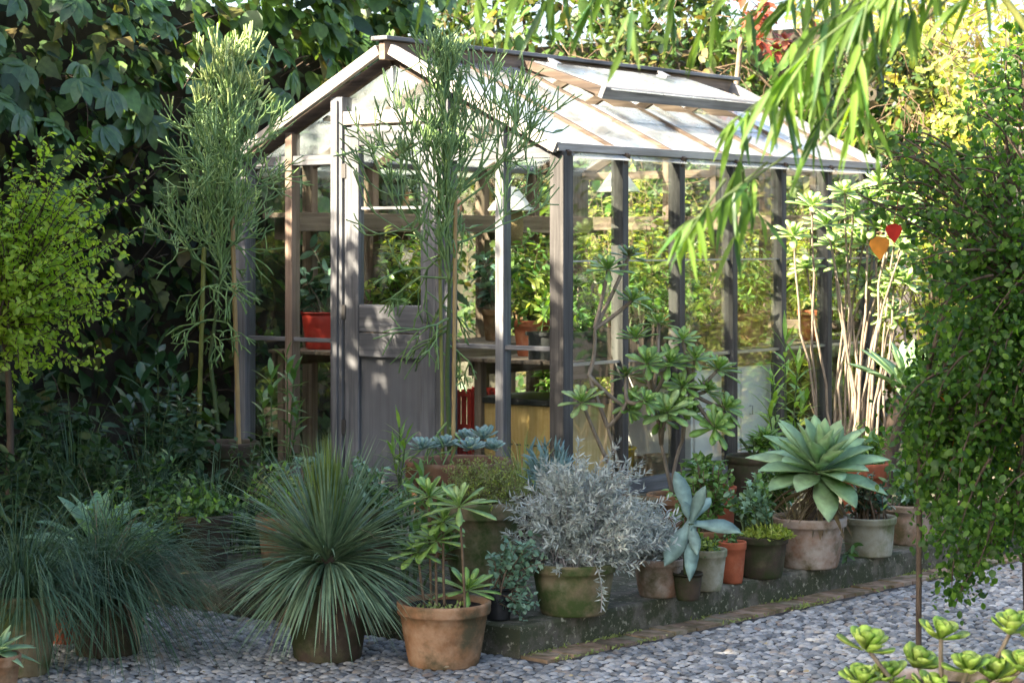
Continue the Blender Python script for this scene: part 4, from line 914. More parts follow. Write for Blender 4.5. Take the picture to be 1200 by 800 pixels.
r = thing('tree_agave', 'large blue grey agave on a leaning trunk behind the tree at the right', 'plant', spot(1042, 11.0))
c = loc(r, 1062, 452, 11.0); m = MB(); tube(m, bez((-.04, 0, 0), (-.03, 0, .3), c, 7), [.05, .05, .048, .045, .05, .055, .04], 10); m.build('trunk', M['bark'], r)
m = MB(); rosette(m, c, (.1, -.2, 1), 24, .33, .08, AGAVE, 4, 75, .14, .12, .4, lo=.6); m.build('rosette', M['agave'], r)

# --- left group
r = potted('potted_grass', 'tall mossy terracotta pot with long drooping fine grass at the left edge', 30, 7.55, 0, .122, .29, .082, 'mossy', 'roll')
m = MB(); blades(m, (.0, 0, .27), 420, .55, .0045, LINE, 0, 70, 1.15, .06, .45, bias=(.15, -.1, .1)); blades(m, (.0, 0, .27), 160, .36, .0045, LINE, 20, 110, 1.0, .06, .4); m.build('grass_blades', M['grass'], r)
r = potted('potted_grass', 'dark pot under a big sweep of fine blue green grass falling to the right', 126, 7.93, 0, .142, .2, .118, 'darkpot')
m = MB(); blades(m, (-.03, 0, .18), 620, .72, .0042, LINE, 0, 55, 1.15, .07, .4, bias=(.45, -.12, .15)); blades(m, (-.03, 0, .18), 330, .62, .0042, LINE, 0, 60, 1.1, .07, .45, bias=(-.15, -.05, .25)); blades(m, (0, 0, .18), 130, .5, .004, LINE, 20, 90, 1.3, .06, .4, bias=(.2, -.3, 0)); m.build('grass_blades', M['grass'], r)
m = MB(); blades(m, (0, 0, .18), 110, .6, .0036, LINE, 0, 80, 1.2, .06, .5, bias=(.25, -.1, .1)); m.build('dry_blades', M['dead'], r)
r = potted('potted_seedling', 'narrow reddish brown pot squeezed between the two grass pots', 72, 8.12, 0, .062, .2, .048, 'terra_red')
m = MB(); blades(m, (0, 0, .18), 60, .25, .006, LINE, 0, 60, .4, .03, .3); m.build('leaves', M['mid'], r)
r = potted('potted_succulent', 'pot with broad toothed pale green leaves cut off by the lower left corner', -6, 6.95, 0, .085, .19, .06, 'terra')
m = MB(); rosette(m, (.01, 0, .2), (.1, -.2, 1), 22, .14, .035, BLADE, 10, 95, .2, .25, .4, lo=.5); m.build('rosette', M['agave'], r)
r = potted('potted_broadleaf', 'pale grey green broad leaved clump behind the drooping grass', 112, 8.75, 0, .12, .25, .09, 'darkpot')
m = MB(); rosette(m, (0, 0, .28), (.1, -.2, 1), 22, .34, .10, AGAVE, 5, 85, 0, .35, .3, lo=.7); m.build('leaves', M['hosta'], r)
r = thing('shrub', 'bright yellow green small leaved shrub behind the sweep of fine grass', 'shrub', spot(148, 8.45, 0))
shrub((0, 0, 0), (.0, 0, .40), (.2, .16, .28), 60, 22, .035, .016, OVAL, [M['bright'], M['mid']], M['stem'], r, .2, .7, .7, .25)
r = potted('potted_shrub', 'wide dark clay bowl with bright small leaved shrub on the left kerb', 238, 9.25, KZ, .13, .24, .10, 'darkpot')
shrub((0, 0, .22), (0, -.02, .26), (.22, .17, .13), 60, 22, .034, .017, OVAL, [M['mid'], M['bright']], M['stem'], r, .25, .7, .7, .3, zlow=-.95)
r = potted('potted_shrub', 'loose mixed green shrub with pinkish stems directly behind the spiky plant', 345, 8.75, KZ, .16, .3, .12, 'terra')
shrub((0, 0, .25), (0, 0, .38), (.26, .18, .2), 60, 20, .045, .014, LANCE, [M['mid'], M['bright'], M['thyme']], M['stemb'], r, .2, .7, .6, .3, zlow=-.8)
r = potted('potted_shrub', 'soft green shrub between the spiky plant and the greenhouse door', 432, 9.0, KZ, .15, .3, .11, 'darkpot')
shrub((0, 0, .26), (0, 0, .36), (.22, .18, .17), 50, 22, .04, .012, LANCE, [M['mid'], M['jade_blue']], M['stem'], r, .2, .7, .6, .3, zlow=-.8)
r = thing('succulent_bush', 'small rounded pale succulent at the foot of the left door post', 'plant', spot(362, 10.1))
for k in range(12):
    c = np.array([RNG.uniform(-.13, .13), RNG.uniform(-.1, .1), .34 + RNG.uniform(-.08, .05)]); one_rosette(r, c, (c[0] * 2, -.3, 1), 16, .06, .02, M['jade_blue'], SPOON, 10, 90, .3)
stems(r, [bez((0, 0, 0), (x * .5, 0, .2), (x, 0, .33), 5) for x in (-.1, -.05, 0, .05, .1)], .008, .006, M['stemb'])
ferns = [(60, 10.2, .42, .5, .55, 'dark_shrub', .09, .035, OVAL, 'dark rounded shrub below the lime leaved tree'), (130, 9.6, .3, .42, .42, 'dark_shrub', .05, .024, OVAL, 'low dark shrub behind the drooping grass pots'),
         (215, 10.3, .3, .36, .5, 'glossy', .07, .03, OVAL, 'glossy dark leaved bush around the foot of the cane staked pencil tree'), (300, 9.75, .3, .3, .38, 'dark_shrub', .05, .018, LANCE, 'low dark bush left of the spiky plant on the platform'),
         (20, 9.2, .34, .4, .45, 'dark_shrub', .06, .022, LANCE, 'dark narrow leaved bush at the left picture edge behind the grass pot'), (195, 9.6, .26, .3, .3, 'mid', .045, .02, OVAL, 'low mid green bush above the brown clay bowl')]
for px, Y, rx_, rz_, h_, mt, L, Wd, pf_, lab in ferns:
    r = thing('shrub', lab, 'shrub', spot(px, Y)); shrub((0, 0, 0), (0, 0, h_ * .8), (rx_ * .8, rx_ * .7, h_ * .75), 70, 18, L, Wd, pf_, [M[mt], M[mt], M['dark_shrub']], M['stem'], r, .25, .7, .65, .25, zlow=-.9, basew=.1)
for px, Y, lab, n, L in ((175, 9.9, 'tuft of thin dark grass in the shade below the canes', 260, .5), (245, 9.35, 'wiry grey grass tuft arching over the brown bowl', 120, .42), (612, 9.4, 'wispy green grass tuft behind the silver bush', 140, .32), (90, 9.9, 'loose tall dark grass tuft before the ivy wall', 220, .6)):
    r = thing('grass_tuft', lab, 'grass', spot(px, Y)); m = MB(); blades(m, (0, 0, .12 if px != 612 else .3), n, L, .005, LINE, 0, 75, .7, .05, .35); m.build('grass_blades', M['grass'] if px != 612 else M['thyme'], r)
    m = MB(); lathe(m, [(0, 0), (.07, 0), (.05, .1), (.03, .13 if px != 612 else .31), (0, .14 if px != 612 else .32)], 10); m.build('root_clump', M['soil'], r)
# lime leaved small tree at the left
r = thing('lime_tree', 'small airy tree with lime green leaves and a thin dark double trunk', 'tree', spot(12, 9.9))
c = loc(r, 55, 300, 9.9)
m = MB(); tube(m, bez((-.02, 0, 0), (.03, 0, .7), loc(r, 2, 380, 9.9), 8), np.linspace(.022, .012, 8), 8); tube(m, bez((.03, .02, 0), (-.02, 0, .5), loc(r, 10, 360, 10.0), 8), np.linspace(.018, .01, 8), 8); m.build('trunk', M['bark'], r)
shrub(loc(r, 6, 385, 9.9), c + [-.06, 0, .05], (.54, .42, .62), 210, 40, .038, .02, OVAL, [M['lime']], M['bark'], r, .2, .7, .6, .25, .25, .11, .005, lname='crown', basew=.03, zlow=-1, hang=.1)
# ------------------------------------------------------------------ plants inside the greenhouse
FR = ['first', 'second', 'third', 'fourth', 'fifth', 'sixth', 'seventh']
for k in range(7):
    a, b = W - .22 - (k % 2) * .2, .5 + k * .43
    if k < 3: a = W - .56
    r = lroot('bench_pot', f'terracotta pot with sprawling succulent on the right bench, {FR[k]} from the greenhouse front', 'potted plant', a, b, .8, RNG.uniform(0, 3), 'pots on the right bench')
    R = RNG.uniform(.085, .12); pot(r, R, .2, R * .75, 'terra' if k % 3 else 'terra_red')
    if k % 2: 
        for j in range(4):
            c = np.array([RNG.uniform(-.1, .1), RNG.uniform(-.1, .1), .3 + RNG.uniform(-.05, .25)]); one_rosette(r, c, (c[0], c[1], 1), 18, .11, .035, M['aeon'], SPOON, 8, 95, .2)
        stems(r, [bez((0, 0, .17), (x, 0, .25), (x * 1.5, .02, .4), 5) for x in (-.06, .0, .06)], .009, .007, M['barkp'])
    else: shrub((0, 0, .17), (0, 0, .42), (.22, .22, .26), 34, 18, .07, .024, (LANCE, OVAL)[k % 4 == 0], [M['bright'], M['mid'], M['sunny']], M['stemb'], r, .3, .7, .6, .3)
for k in range(6):
    a, b = .32 + (k % 2) * .14, .35 + k * .5
    lab = ['red plastic pot with a bare stemmed succulent on the left bench, nearest the front glass', 'terracotta pot with arching leaves on the left bench, second from the front', 'terracotta pot with a leafy bush on the left bench, third from the front',
           'clay pot of tall foliage on the left bench, fourth from the front', 'clay pot of spiky leaves on the left bench, fifth from the front', 'clay pot of foliage on the left bench beside the back gable'][k]
    r = lroot('bench_pot', lab, 'potted plant', a, b, .8, RNG.uniform(0, 3), 'pots on the left bench')
    R = .135 if k == 0 else RNG.uniform(.09, .12); pot(r, R, .2 if k else .22, R * .75, 'red_plastic' if k == 0 else 'terra', 'roll' if k == 0 else 'band')
    if k % 3 == 0:
        shrub((0, 0, .19), (0, 0, .42), (.17, .17, .25), 16, 9, .09, .04, OVAL, [M['jade_blue'], M['glossy']], M['barkp'], r, .3, .7, .6, .4, tr=.007)
        m = MB(); blades(m, (.04, 0, .2), 40, .2, .014, BLADE, 5, 75, .2, .02, .3); m.build('leaves', M['jade_blue'], r)
    else: shrub((0, 0, .19), (0, 0, .45), (.22, .22, .3), 36, 16, .08, .026, LANCE, [M['bright'], M['mid'], M['sunny']], M['stemb'], r, .35, .7, .6, .3)
for k, (a, b, h_) in enumerate(((1.15, 2.6, 1.5), (1.2, 1.6, 1.15), (1.1, 3.0, 1.7))):
    lab = ['tall leafy plant standing on the greenhouse floor between the benches', 'low leafy plant on the greenhouse floor in line with the door', 'tallest leafy plant on the greenhouse floor against the back gable'][k]
    r = lroot('floor_plant', lab, 'potted plant', a, b, .01, 0, 'plants on the greenhouse floor'); pot(r, .15, .3, .11, 'terra_old')
    shrub((0, 0, .26), (0, 0, .3 + h_ * .45), (.3, .3, h_ * .42), 60, 20, .10, .032, LANCE, [M['bright'], M['sunny'], M['mid']], M['stemb'], r, .35, .7, .6, .25, tr=.006)
for k in range(5):
    lab = ['old flower pot lying dark under the right bench beside the crate', 'old flower pot under the right bench behind the crate', 'stack of pots under the right bench before the cabinet', 'empty clay pot under the left bench near the front', 'empty clay pot under the left bench near the back'][k]
    a, b = ((W - .25, 1.02), (W - .5, .9), (W - .2, 1.25), (.4, .6), (.4, 1.8))[k]
    r = lroot('flower_pot', lab, 'flower pot', a, b, .01); pot(r, .1, .2, .07, 'terra')

# ------------------------------------------------------------------ ivy wall on the left, hedge at the back, tiled wall at the right
IW = np.array([-2.2, 13.4, 0])
S0, S1, HI = -9.5, 2.25, 3.1
r = thing('ivy_wall', 'tall old wall thickly covered in dark ivy and broad creeper leaves', 'wall', tuple(IW), ROTZ)
# local x = out of the wall (towards the greenhouse), local y = along it
bx('wall', solid('old_plaster', (.03, .025, .02), (.07, .06, .05), 4, .95, bump=.6), -.35, 0, S0, S1, -.1, HI, parent=r, bevel=0)  # near-black colour puts the shade of the ivy gaps into the wall
def clump(s_, z, k=0):
    return (.5 + .22 * np.sin(2.1 * s_ + 1.3 * z + k) + .18 * np.sin(3.7 * z - 1.9 * s_ + 2 + k) + .16 * np.sin(6.1 * s_ + 4.3 * z + 1) + .1 * np.sin(9 * z - 7 * s_)).clip(0, 1)
def ivy(n, s0, s1, z0, z1, size, mats, prof, dep=.5, name='ivy', parent=r, thr=0.3, seed=0, up=(.5, 0, .8)):
    s_ = RNG.uniform(s0, s1, n); z = RNG.uniform(z0, z1, n); cl = clump(s_, z, seed); k = RNG.uniform(0, 1, n) < cl * 1.3 - thr + .35
    s_, z, cl = s_[k], z[k], cl[k]; n = len(s_)
    B = np.stack([.03 + dep * cl * RNG.uniform(.35, 1, n), s_, z], -1)
    D = np.stack([RNG.uniform(.1, .8, n), RNG.normal(0, .6, n), RNG.uniform(-1.2, -.1, n)], -1); N = np.stack([RNG.normal(up[0], .35, n), RNG.normal(0, .4, n), RNG.normal(up[2], .3, n)], -1)
    L = size * (.45 + .95 * RNG.uniform(0, 1, n) ** 1.6); m = MB()
    w = RNG.integers(len(mats), size=n)
    for j in range(len(mats)): q = w == j; strips(m, B[q], D[q], N[q], L[q], L[q] * RNG.uniform(.65, .9, q.sum()), prof, .25, None, .12, 0, j)
    return m.build(name, mats, parent)
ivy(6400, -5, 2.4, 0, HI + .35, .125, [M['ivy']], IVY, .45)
ivy(2400, -5, 2.4, 1.6, HI + .45, .15, [M['ivy'], M['ivy_light']], ROUND, .55, 'creeper', seed=2, thr=.5)
ivy(900, .4, 2.6, 2.9, 3.7, .15, [M['ivy'], M['ivy_light'], M['creeper']], ROUND, .5, 'creeper_top', seed=1, thr=.3)
ivy(650, -5, 2.4, .3, 2.2, .12, [M['ivy_light'], M['ivy'], M['ivy']], IVY, .5, 'ivy_shoots', seed=4, thr=.5)
m = MB()                                               # palmate creeper leaves near the top
for k in range(95):
    s_ = RNG.uniform(-2.2, 2.35); z = RNG.uniform(2.2, 3.5); p = np.array([.35 + RNG.uniform(.0, .3), s_, z]); n = 5
    f = np.linspace(-1.1, 1.1, n); ax = unit(np.array([RNG.uniform(.3, 1.), RNG.normal(0, .3), RNG.uniform(.2, .9)])); dn = unit(np.array([.3, RNG.normal(0, .5), -1.])); dn = unit(dn - ax * (ax @ dn)); sd = np.cross(ax, dn)
    strips(m, np.repeat(p[None], n, 0), np.cos(f)[:, None] * dn + np.sin(f)[:, None] * sd, np.repeat(ax[None], n, 0) + RNG.normal(0, .12, (n, 3)), RNG.uniform(.15, .21) * (1 - .15 * np.abs(f)), .075, OVAL, .3, None, .15)
m.build('virginia_creeper', M['creeper'], r)
m = MB()
for k in range(120):
    s_ = RNG.uniform(-4, 1.9); z = RNG.uniform(.5, 3); tube(m, bez((.1, s_, z), (.35, s_ + .2, z + .2), (.3 + RNG.uniform(0, .15), s_ + RNG.normal(0, .4), z + RNG.uniform(-.4, .5)), 7), .004, 4)
m.build('vine_stem', M['bark'], r)

HB = np.array([2.2, 16.4, 0])
r = thing('hedge', 'tall mixed hedge behind the greenhouse with sunlit small leaves and bare brown twigs', 'hedge', tuple(HB), ROTZ - PI / 2)
# local x = -v... out of the hedge towards the camera, local y = along u
def hedge_leaves(n, y0, y1, ztop, size, mats, prof, name, dep=.6, seed=0, z0=.1, thr=.45):
    s_ = RNG.uniform(y0, y1, n); top = ztop(s_) + .25 * np.sin(3 * s_ + seed) + .15 * np.sin(7.3 * s_); z = z0 + (top - z0) * RNG.uniform(0, 1, n) ** .9
    cl = clump(s_ * 1.3, z * 1.3, seed); k = RNG.uniform(0, 1, n) < cl * 1.4 - thr + .3; s_, z, cl = s_[k], z[k], cl[k]; n = len(s_)
    B = np.stack([dep * cl * RNG.uniform(.2, 1, n) - .15, s_, z], -1); D = unit(rdir(n) + [.35, 0, -.15]); N = rdir(n) * .6 + [.4, 0, .6]
    L = size * RNG.uniform(.5, 1.3, n); w = RNG.integers(len(mats), size=n); m = MB()
    for j in range(len(mats)): q = w == j; strips(m, B[q], D[q], N[q], L[q], L[q] * RNG.uniform(.35, .7, q.sum()), prof, .2, None, .15, 0, j)
    return m.build(name, mats, r)
zt = lambda y: np.maximum(4.1 - .9 * np.maximum(y + 1.2, 0), 2.95)
hedge_leaves(26000, -3.9, 1.5, zt, .085, [M['ivy'], M['hedge'], M['ivy']], OVAL, 'foliage')
hedge_leaves(4200, -3.9, 1.2, zt, .14, [M['hedge'], M['ivy_light'], M['ivy']], ROUND, 'ivy', .75, 3, 1.5)
hedge_leaves(8000, -.1, 1.9, lambda y: zt(y) - .1, .06, [M['hedge_warm'], M['sunny']], OVAL, 'sunny_leaves', .8, 5, .6)  # brighter leaves paint the sunlit right part of the hedge
P, Q = [], []
for k in range(420):
    y = RNG.uniform(-3.4, 1.6); z = RNG.uniform(.4, 1) * zt(y); p = np.array([RNG.uniform(0, .3), y, z]); d = unit(RNG.normal(0, .6, 3) + [.3, 0, .4])
    for _ in range(3): q = p + d * .17; P.append(p); Q.append(q); p = q; d = unit(d + RNG.normal(0, .35, 3))
m = MB(); rods(m, P, Q, .005, .004, 4); m.build('twigs', M['stemb'], r)
m = MB()
for k in range(14):
    y = -3.4 + k * .36; tube(m, bez((-.3, y, 0), (-.35, y + .05, zt(y) * .5), (-.2, y + RNG.normal(0, .2), zt(y) * .9), 8), np.linspace(.04, .015, 8), 7)
m.build('trunk', M['bark'], r)
bx('wall', solid('hedge_shade_wall', (.04, .035, .025), (.08, .07, .05), 5, .95), -.75, -.62, -3.9, .4, -.1, 3.3, parent=r, bevel=0)  # dark wall added so gaps between hedge leaves read black

# rendered wall with clay coping tiles
r = thing('garden_wall', 'sunlit pale rendered wall topped with curved clay tiles behind the right hand tree', 'wall', tuple(HB + U * 1.0 + Vv * .7), ROTZ - PI / 2)
bx('wall', solid('pale_render', (.36, .31, .25), (.48, .43, .36), 3, .9, bump=.3), -.3, 0, 0, 2.3, -.1, 2.3, parent=r, bevel=.01)
for k in range(11):
    m = MB(); n = 9; an = np.linspace(0, PI, n); y = .1 + k * .2; V = []
    for xx, zz in ((-.42, 2.33), (.1, 2.36)):
        rr = .105 if xx < 0 else .09
        for r2 in (rr, rr - .015): V += [(xx, y + r2 * math.cos(t), zz + r2 * math.sin(t)) for t in an]
    f = [(a_ + i, a_ + i + 1, b_ + i + 1, b_ + i) for a_, b_ in ((0, 2 * n), (n, 3 * n), (2 * n, 3 * n)) for i in range(n - 1)]
    m.add(V, f, 0); m.build('coping_tile', M['terra_old'], r)

# sunlit shrubs between greenhouse and hedge
for k, (x, y, h_, rr, mt, lab) in enumerate(((1.55, 16.0, 1.9, .5, 'sunny', 'sunlit yellow green bush behind the back gable, farthest left'), (2.35, 15.4, 1.7, .5, 'sunny', 'sunlit airy bush just behind the far corner of the greenhouse'),
                                             (3.05, 14.6, 1.9, .55, 'sunny', 'sunlit pale bush right of the far greenhouse corner'), (2.75, 13.3, .9, .35, 'bright', 'low sunlit green bush beyond the tall pale rosettes'),
                                             (3.2, 13.2, 1.3, .5, 'hedge_warm', 'warm toned bush glowing behind the tree at the right'), (.9, 16.6, 2.2, .5, 'hedge_warm', 'loose warm green bush behind the left side of the back gable'), (4.3, 13.6, 2.1, .7, 'hedge_warm', 'tall warm bush right in front of the pale wall'))):
    r = thing('bush', lab, 'bush', (x, y, KZ), 0, 'sunlit bushes behind the greenhouse')
    shrub((0, 0, 0), (0, 0, h_ * .55), (rr, rr, h_ * .5), 130, 24, .085, .028, LANCE, [M[mt], M['sunny']], M['stemb'], r, .25, .7, .6, .2, .3, .06, .007, zlow=-.95, basew=.1)
DKL = ['tall dark bush just right of the pale wall', 'dark bush closing the right side, second from the pale wall', 'dark bush closing the right side, third from the pale wall', 'dark bush closing the right side, fourth from the pale wall', 'dark bush closing the right side, farthest from the pale wall', 'dark bush in front of the right end of the pale wall']
for k, (x, y) in enumerate(((5.3, 14.6), (5.9, 13.4), (6.3, 12.2), (6.4, 11.0), (6.4, 9.7), (5.2, 15.8))):  # unseen bushes added so the side glass reflects dark foliage
    r = thing('dark_bush', DKL[k], 'bush', (x, y, 0), 0, 'dark bushes at the right side')
    shrub((0, 0, 0), (0, 0, 1.4), (.8, .8, 1.35), 150, 26, .13, .07, OVAL, [M['shade']], M['bark'], r, .25, .7, .6, .15, .2, .05, .012, zlow=-.98, basew=.25)
# airy sunlit trees far back at the right
for k, (px, Y, h_, rr, lab) in enumerate(((1090, 19.5, 5.0, 1.1, 'airy sunlit tree glowing behind the pale wall'), (1215, 18.5, 4.6, 1.1, 'airy sunlit tree at the far right behind the pale wall'), (985, 21.0, 5.2, 1.1, 'airy sunlit tree far behind the hedge, left of two others'))):
    r = thing('airy_tree', lab, 'tree', spot(px, Y, 0), 0, 'sunlit trees far behind the wall')
    m = MB(); tube(m, bez((0, 0, -.05), (.1, 0, h_ * .4), (0, 0, h_ * .75), 9), np.linspace(.11, .04, 9), 9); m.build('trunk', M['barkp'], r)
    shrub((0, 0, h_ * .3), (0, 0, h_ * .62), (rr, rr, h_ * .38), 120, 30, .15, .06, OVAL, [M['sunny'], M['hedge_warm']], M['barkp'], r, .25, .7, .6, .25, .25, .05, .015, lname='crown', zlow=-1, basew=.1)
# red leaved tree over the hedge
r = thing('red_leaved_tree', 'slim tree with a pale trunk and dark red leaves above the hedge', 'tree', spot(852, 15.6))
p = loc(r, 878, 36, 15.6)
m = MB(); tube(m, bez((0, 0, 0), (-.05, 0, 1.5), p + [-.06, 0, -.05], 9), np.linspace(.035, .02, 9), 8); m.build('trunk', M['barkp'], r)
m = MB()
for k in range(12):
    c = p + RNG.normal(0, 1, 3) * [.17, .15, .13]; rosette(m, c, (RNG.normal(0, .4), -.3, 1), 12, .17, .06, LANCE, 30, 115, 0, .25, .15)
m.build('crown', M['redleaf'], r)

# unseen tall trees added left of the frame to shade the courtyard
for k, (x, y, h_, rr) in enumerate(((-4.4, 8.8, 5.6, 1.3), (-4.1, 6.4, 6.0, 1.3), (-5.0, 10.2, 5.4, 1.2), (-5.6, 7.6, 6.2, 1.4), (-4.7, 4.4, 6.0, 1.5))):
    lab = ['tall dark tree standing left of the drooping grass pots', 'tall dark tree left of the courtyard, second from the ivy wall', 'tall dark tree left of the courtyard, behind the ivy wall', 'tallest dark tree at the outer left side of the courtyard', 'tall dark tree left of the courtyard, closest to the viewer'][k]
    r = thing('shade_tree', lab, 'tree', (x, y, 0), 0, 'tall trees beside the courtyard')
    m = MB(); tube(m, bez((0, 0, -.05), (.1, 0, h_ * .4), (0, 0, h_ * .75), 9), np.linspace(.14, .05, 9), 10); m.build('trunk', M['bark'], r)
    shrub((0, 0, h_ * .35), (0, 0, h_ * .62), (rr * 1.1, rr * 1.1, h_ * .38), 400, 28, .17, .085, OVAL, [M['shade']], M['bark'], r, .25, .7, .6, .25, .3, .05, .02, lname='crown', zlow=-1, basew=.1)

# unseen canopy, side and rear trees added to block sun and sky
for x, y, cx, cy_, cz, rx_, ry_, rz_, nst, lab in ((-3.3, 6.6, -1.9, 7.4, 4.1, 2.1, 1.9, 1.0, 330, 'spreading tree whose canopy hangs over the left side of the courtyard'),                                       (-2.9, 4.1, -2.6, 4.5, 4.9, 2.2, 1.9, 1.3, 380, 'leaning tree whose canopy hangs high over the lower left foreground'), (4.6, -1.2, 4.6, -1.2, 3.6, 1.9, 1.5, 2.2, 200, 'dense tree behind the viewer at the right'), (5.6, 3.4, 5.4, 3.4, 3.0, 1.5, 1.6, 2.0, 170, 'dense tree at the right side of the courtyard')):
    r = thing('shade_tree', lab, 'tree', (x, y, 0), 0, 'tall trees beside the courtyard'); cc = np.array([cx - x, cy_ - y, cz])
    m = MB(); tube(m, bez((0, 0, -.05), (0, 0, cz * .6), cc * [.5, .5, .95], 9), np.linspace(.15, .06, 9), 10); m.build('trunk', M['bark'], r)
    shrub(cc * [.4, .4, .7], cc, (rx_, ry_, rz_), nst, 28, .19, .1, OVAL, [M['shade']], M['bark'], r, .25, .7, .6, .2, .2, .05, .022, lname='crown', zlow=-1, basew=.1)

# ------------------------------------------------------------------ tree at the right
r = thing('small_tree', 'dense small tree with tiny rounded leaves on a thin stem over the pebbles', 'tree', (1.455, 7.5, 0))
m = MB(); tube(m, bez((0, 0, -.02), (.0, 0, .4), (.01, .02, .95), 9), np.linspace(.011, .010, 9), 8); tube(m, bez((.01, .02, .95), (.05, .0, 1.3), (.35, 0, 1.9), 8), np.linspace(.010, .006, 8), 7)
tube(m, bez((.45, .2, -.02), (.42, .2, .8), (.4, .1, 1.6), 9), np.linspace(.02, .012, 9), 8); m.build('trunk', M['bark'], r)
crown = MB(); LB, LDr, LN2 = [], [], []; P, Q, A0, B0 = [], [], [], []
def spray(p0, p1, n, w):
    p0, p1 = np.array(p0), np.array(p1); mid = (p0 + p1) / 2 + RNG.normal(0, .05, 3) + [0, 0, .06]; pts = bez(p0, mid, p1, 9)
    P.extend(pts[:-1]); Q.extend(pts[1:]); A0.extend(np.linspace(.006, .002, 9)[:-1]); B0.extend(np.linspace(.006, .002, 9)[1:])
    t = RNG.uniform(.15, 1, n); B = np.stack([np.interp(t, np.linspace(0, 1, 9), pts[:, j]) for j in range(3)], -1) + RNG.normal(0, w, (n, 3)) * [1.3, 1.3, .5]
    LB.append(B); LDr.append(rdir(n) + [-.1, -.1, -.5]); LN2.append(rdir(n) * .5 + [-.1, -.5, .7])
def rt(px, py, dy=0): return at(px, py, 7.5 + dy) - np.array([1.455, 7.5, 0])
hub = rt(1190, 330)
lim = [(1185, 60), (1150, 130), (1110, 190), (1060, 165), (1040, 215), (1010, 235), (1060, 260), (1110, 250), (1080, 310), (1110, 340), (1140, 300), (1100, 390), (1125, 420), (1090, 450), (1070, 480), (1055, 510), (1085, 530), (1060, 560),
       (1110, 480), (1130, 540), (1080, 600), (1100, 640), (1120, 690), (1130, 610), (1150, 660), (1160, 560), (1180, 620), (1170, 480), (1180, 420), (1185, 540), (1210, 660), (1220, 600), (1200, 250), (1230, 180), (1240, 300), (1260, 420), (1250, 520), (1300, 350), (1280, 200), (1290, 480), (1180, 200), (1195, 20), (1175, 90), (1140, 105), (1195, 120), (1085, 190), (1035, 190), (1165, 170), (1130, 230), (1100, 560), (1145, 450), (1150, 380)]
for k in range(300):
    px, py = lim[k % len(lim)]; px += RNG.normal(0, 9); py += RNG.normal(0, 12)
    dense = 1 if py > 330 else (.6 if py > 240 else .4)
    e = rt(px, py, RNG.uniform(-.4, .4)); s0_ = e + (unit(hub - e + [0, 0, .001]) * RNG.uniform(.16, .3) + RNG.normal(0, .05, 3) + [.08, 0, .05] if k >= len(lim) else (hub - e))
    spray(s0_, e, int(95 * dense * (1.0 if px > 1060 else .6)), .036)
LB, LDr, LN2 = map(np.concatenate, (LB, LDr, LN2)); n = len(LB)
strips(crown, LB, LDr, LN2, (lz := .027 * RNG.uniform(.5, 1.3, n)), lz * RNG.uniform(.55, .85, n), OVAL, .35, None, .15); crown.build('crown', M['right_tree'], r)
m = MB(); rods(m, P, Q, A0, B0, 4); m.build('branches', M['bark'], r)
for px, py, mt, s_ in ((1030, 277, 'orange_leaf', .085), (1047, 262, 'crimson_leaf', .07), (905 + 201, 461, 'orange_leaf', .03), (1112, 546, 'orange_leaf', .03)):
    m = MB(); p = rt(px, py, -.12); strips(m, [p], [(0.05, .0, -1)], [(-.15, -1, .1)], s_, s_ * .85, [(0, .15), (.12, .85), (.3, 1), (.6, .7), (.85, .25), (1, .02)], .1, None, .15)
    tube(m, [p, p + [.01, .02, .03], p + [.03, .06, .09]], .0012, 4); m.build('autumn_leaf', M[mt], r)

# ------------------------------------------------------------------ bamboo arching in from the right
r = thing('bamboo', 'bamboo arching in overhead with long drooping bright green leaves', 'bamboo', (1.75, 4.7, 0))
b0_ = np.array([1.75, 4.7, 0]); cul = MB(); lf = MB(); tw = MB(); Bs, Ds, Ns, Ls, Ws = [], [], [], [], []
def bw(px, py, Y): return at(px, py, Y) - b0_
for k in range(5):
    pts = bez((RNG.normal(0, .12), RNG.normal(0, .15), 0), (RNG.normal(0, .1), 0, 1.9), (-.5 - .2 * k, RNG.normal(0, .25), 2.35 + .1 * k), 20); tube(cul, pts, np.linspace(.016, .006, 20), 8)
cul.build('culm', M['caneg'], r)
def bspray(pts, n, L, w, spread=.5, t0=.25):
    pts = bez(*pts, 10); tube(tw, pts, np.linspace(.0032, .0012, 10), 5)
    t = np.sort(RNG.uniform(t0, 1, n)); k = np.minimum((t * 9).astype(int), 8); B = pts[k] + (pts[k + 1] - pts[k]) * (t * 9 - k)[:, None]; T = unit(pts[k + 1] - pts[k])
    sd = RNG.normal(0, 1, (n, 3)) * [1, .8, .35]
    Bs.append(B); Ds.append(T * .45 + unit(sd) * spread + [0, 0, -.55]); Ns.append(RNG.normal(0, .5, (n, 3)) + [0, -.5, .5]); Ls.append(L * RNG.uniform(.6, 1.15, n)); Ws.append(w * RNG.uniform(.6, 1.1, n))
Yb = 4.6
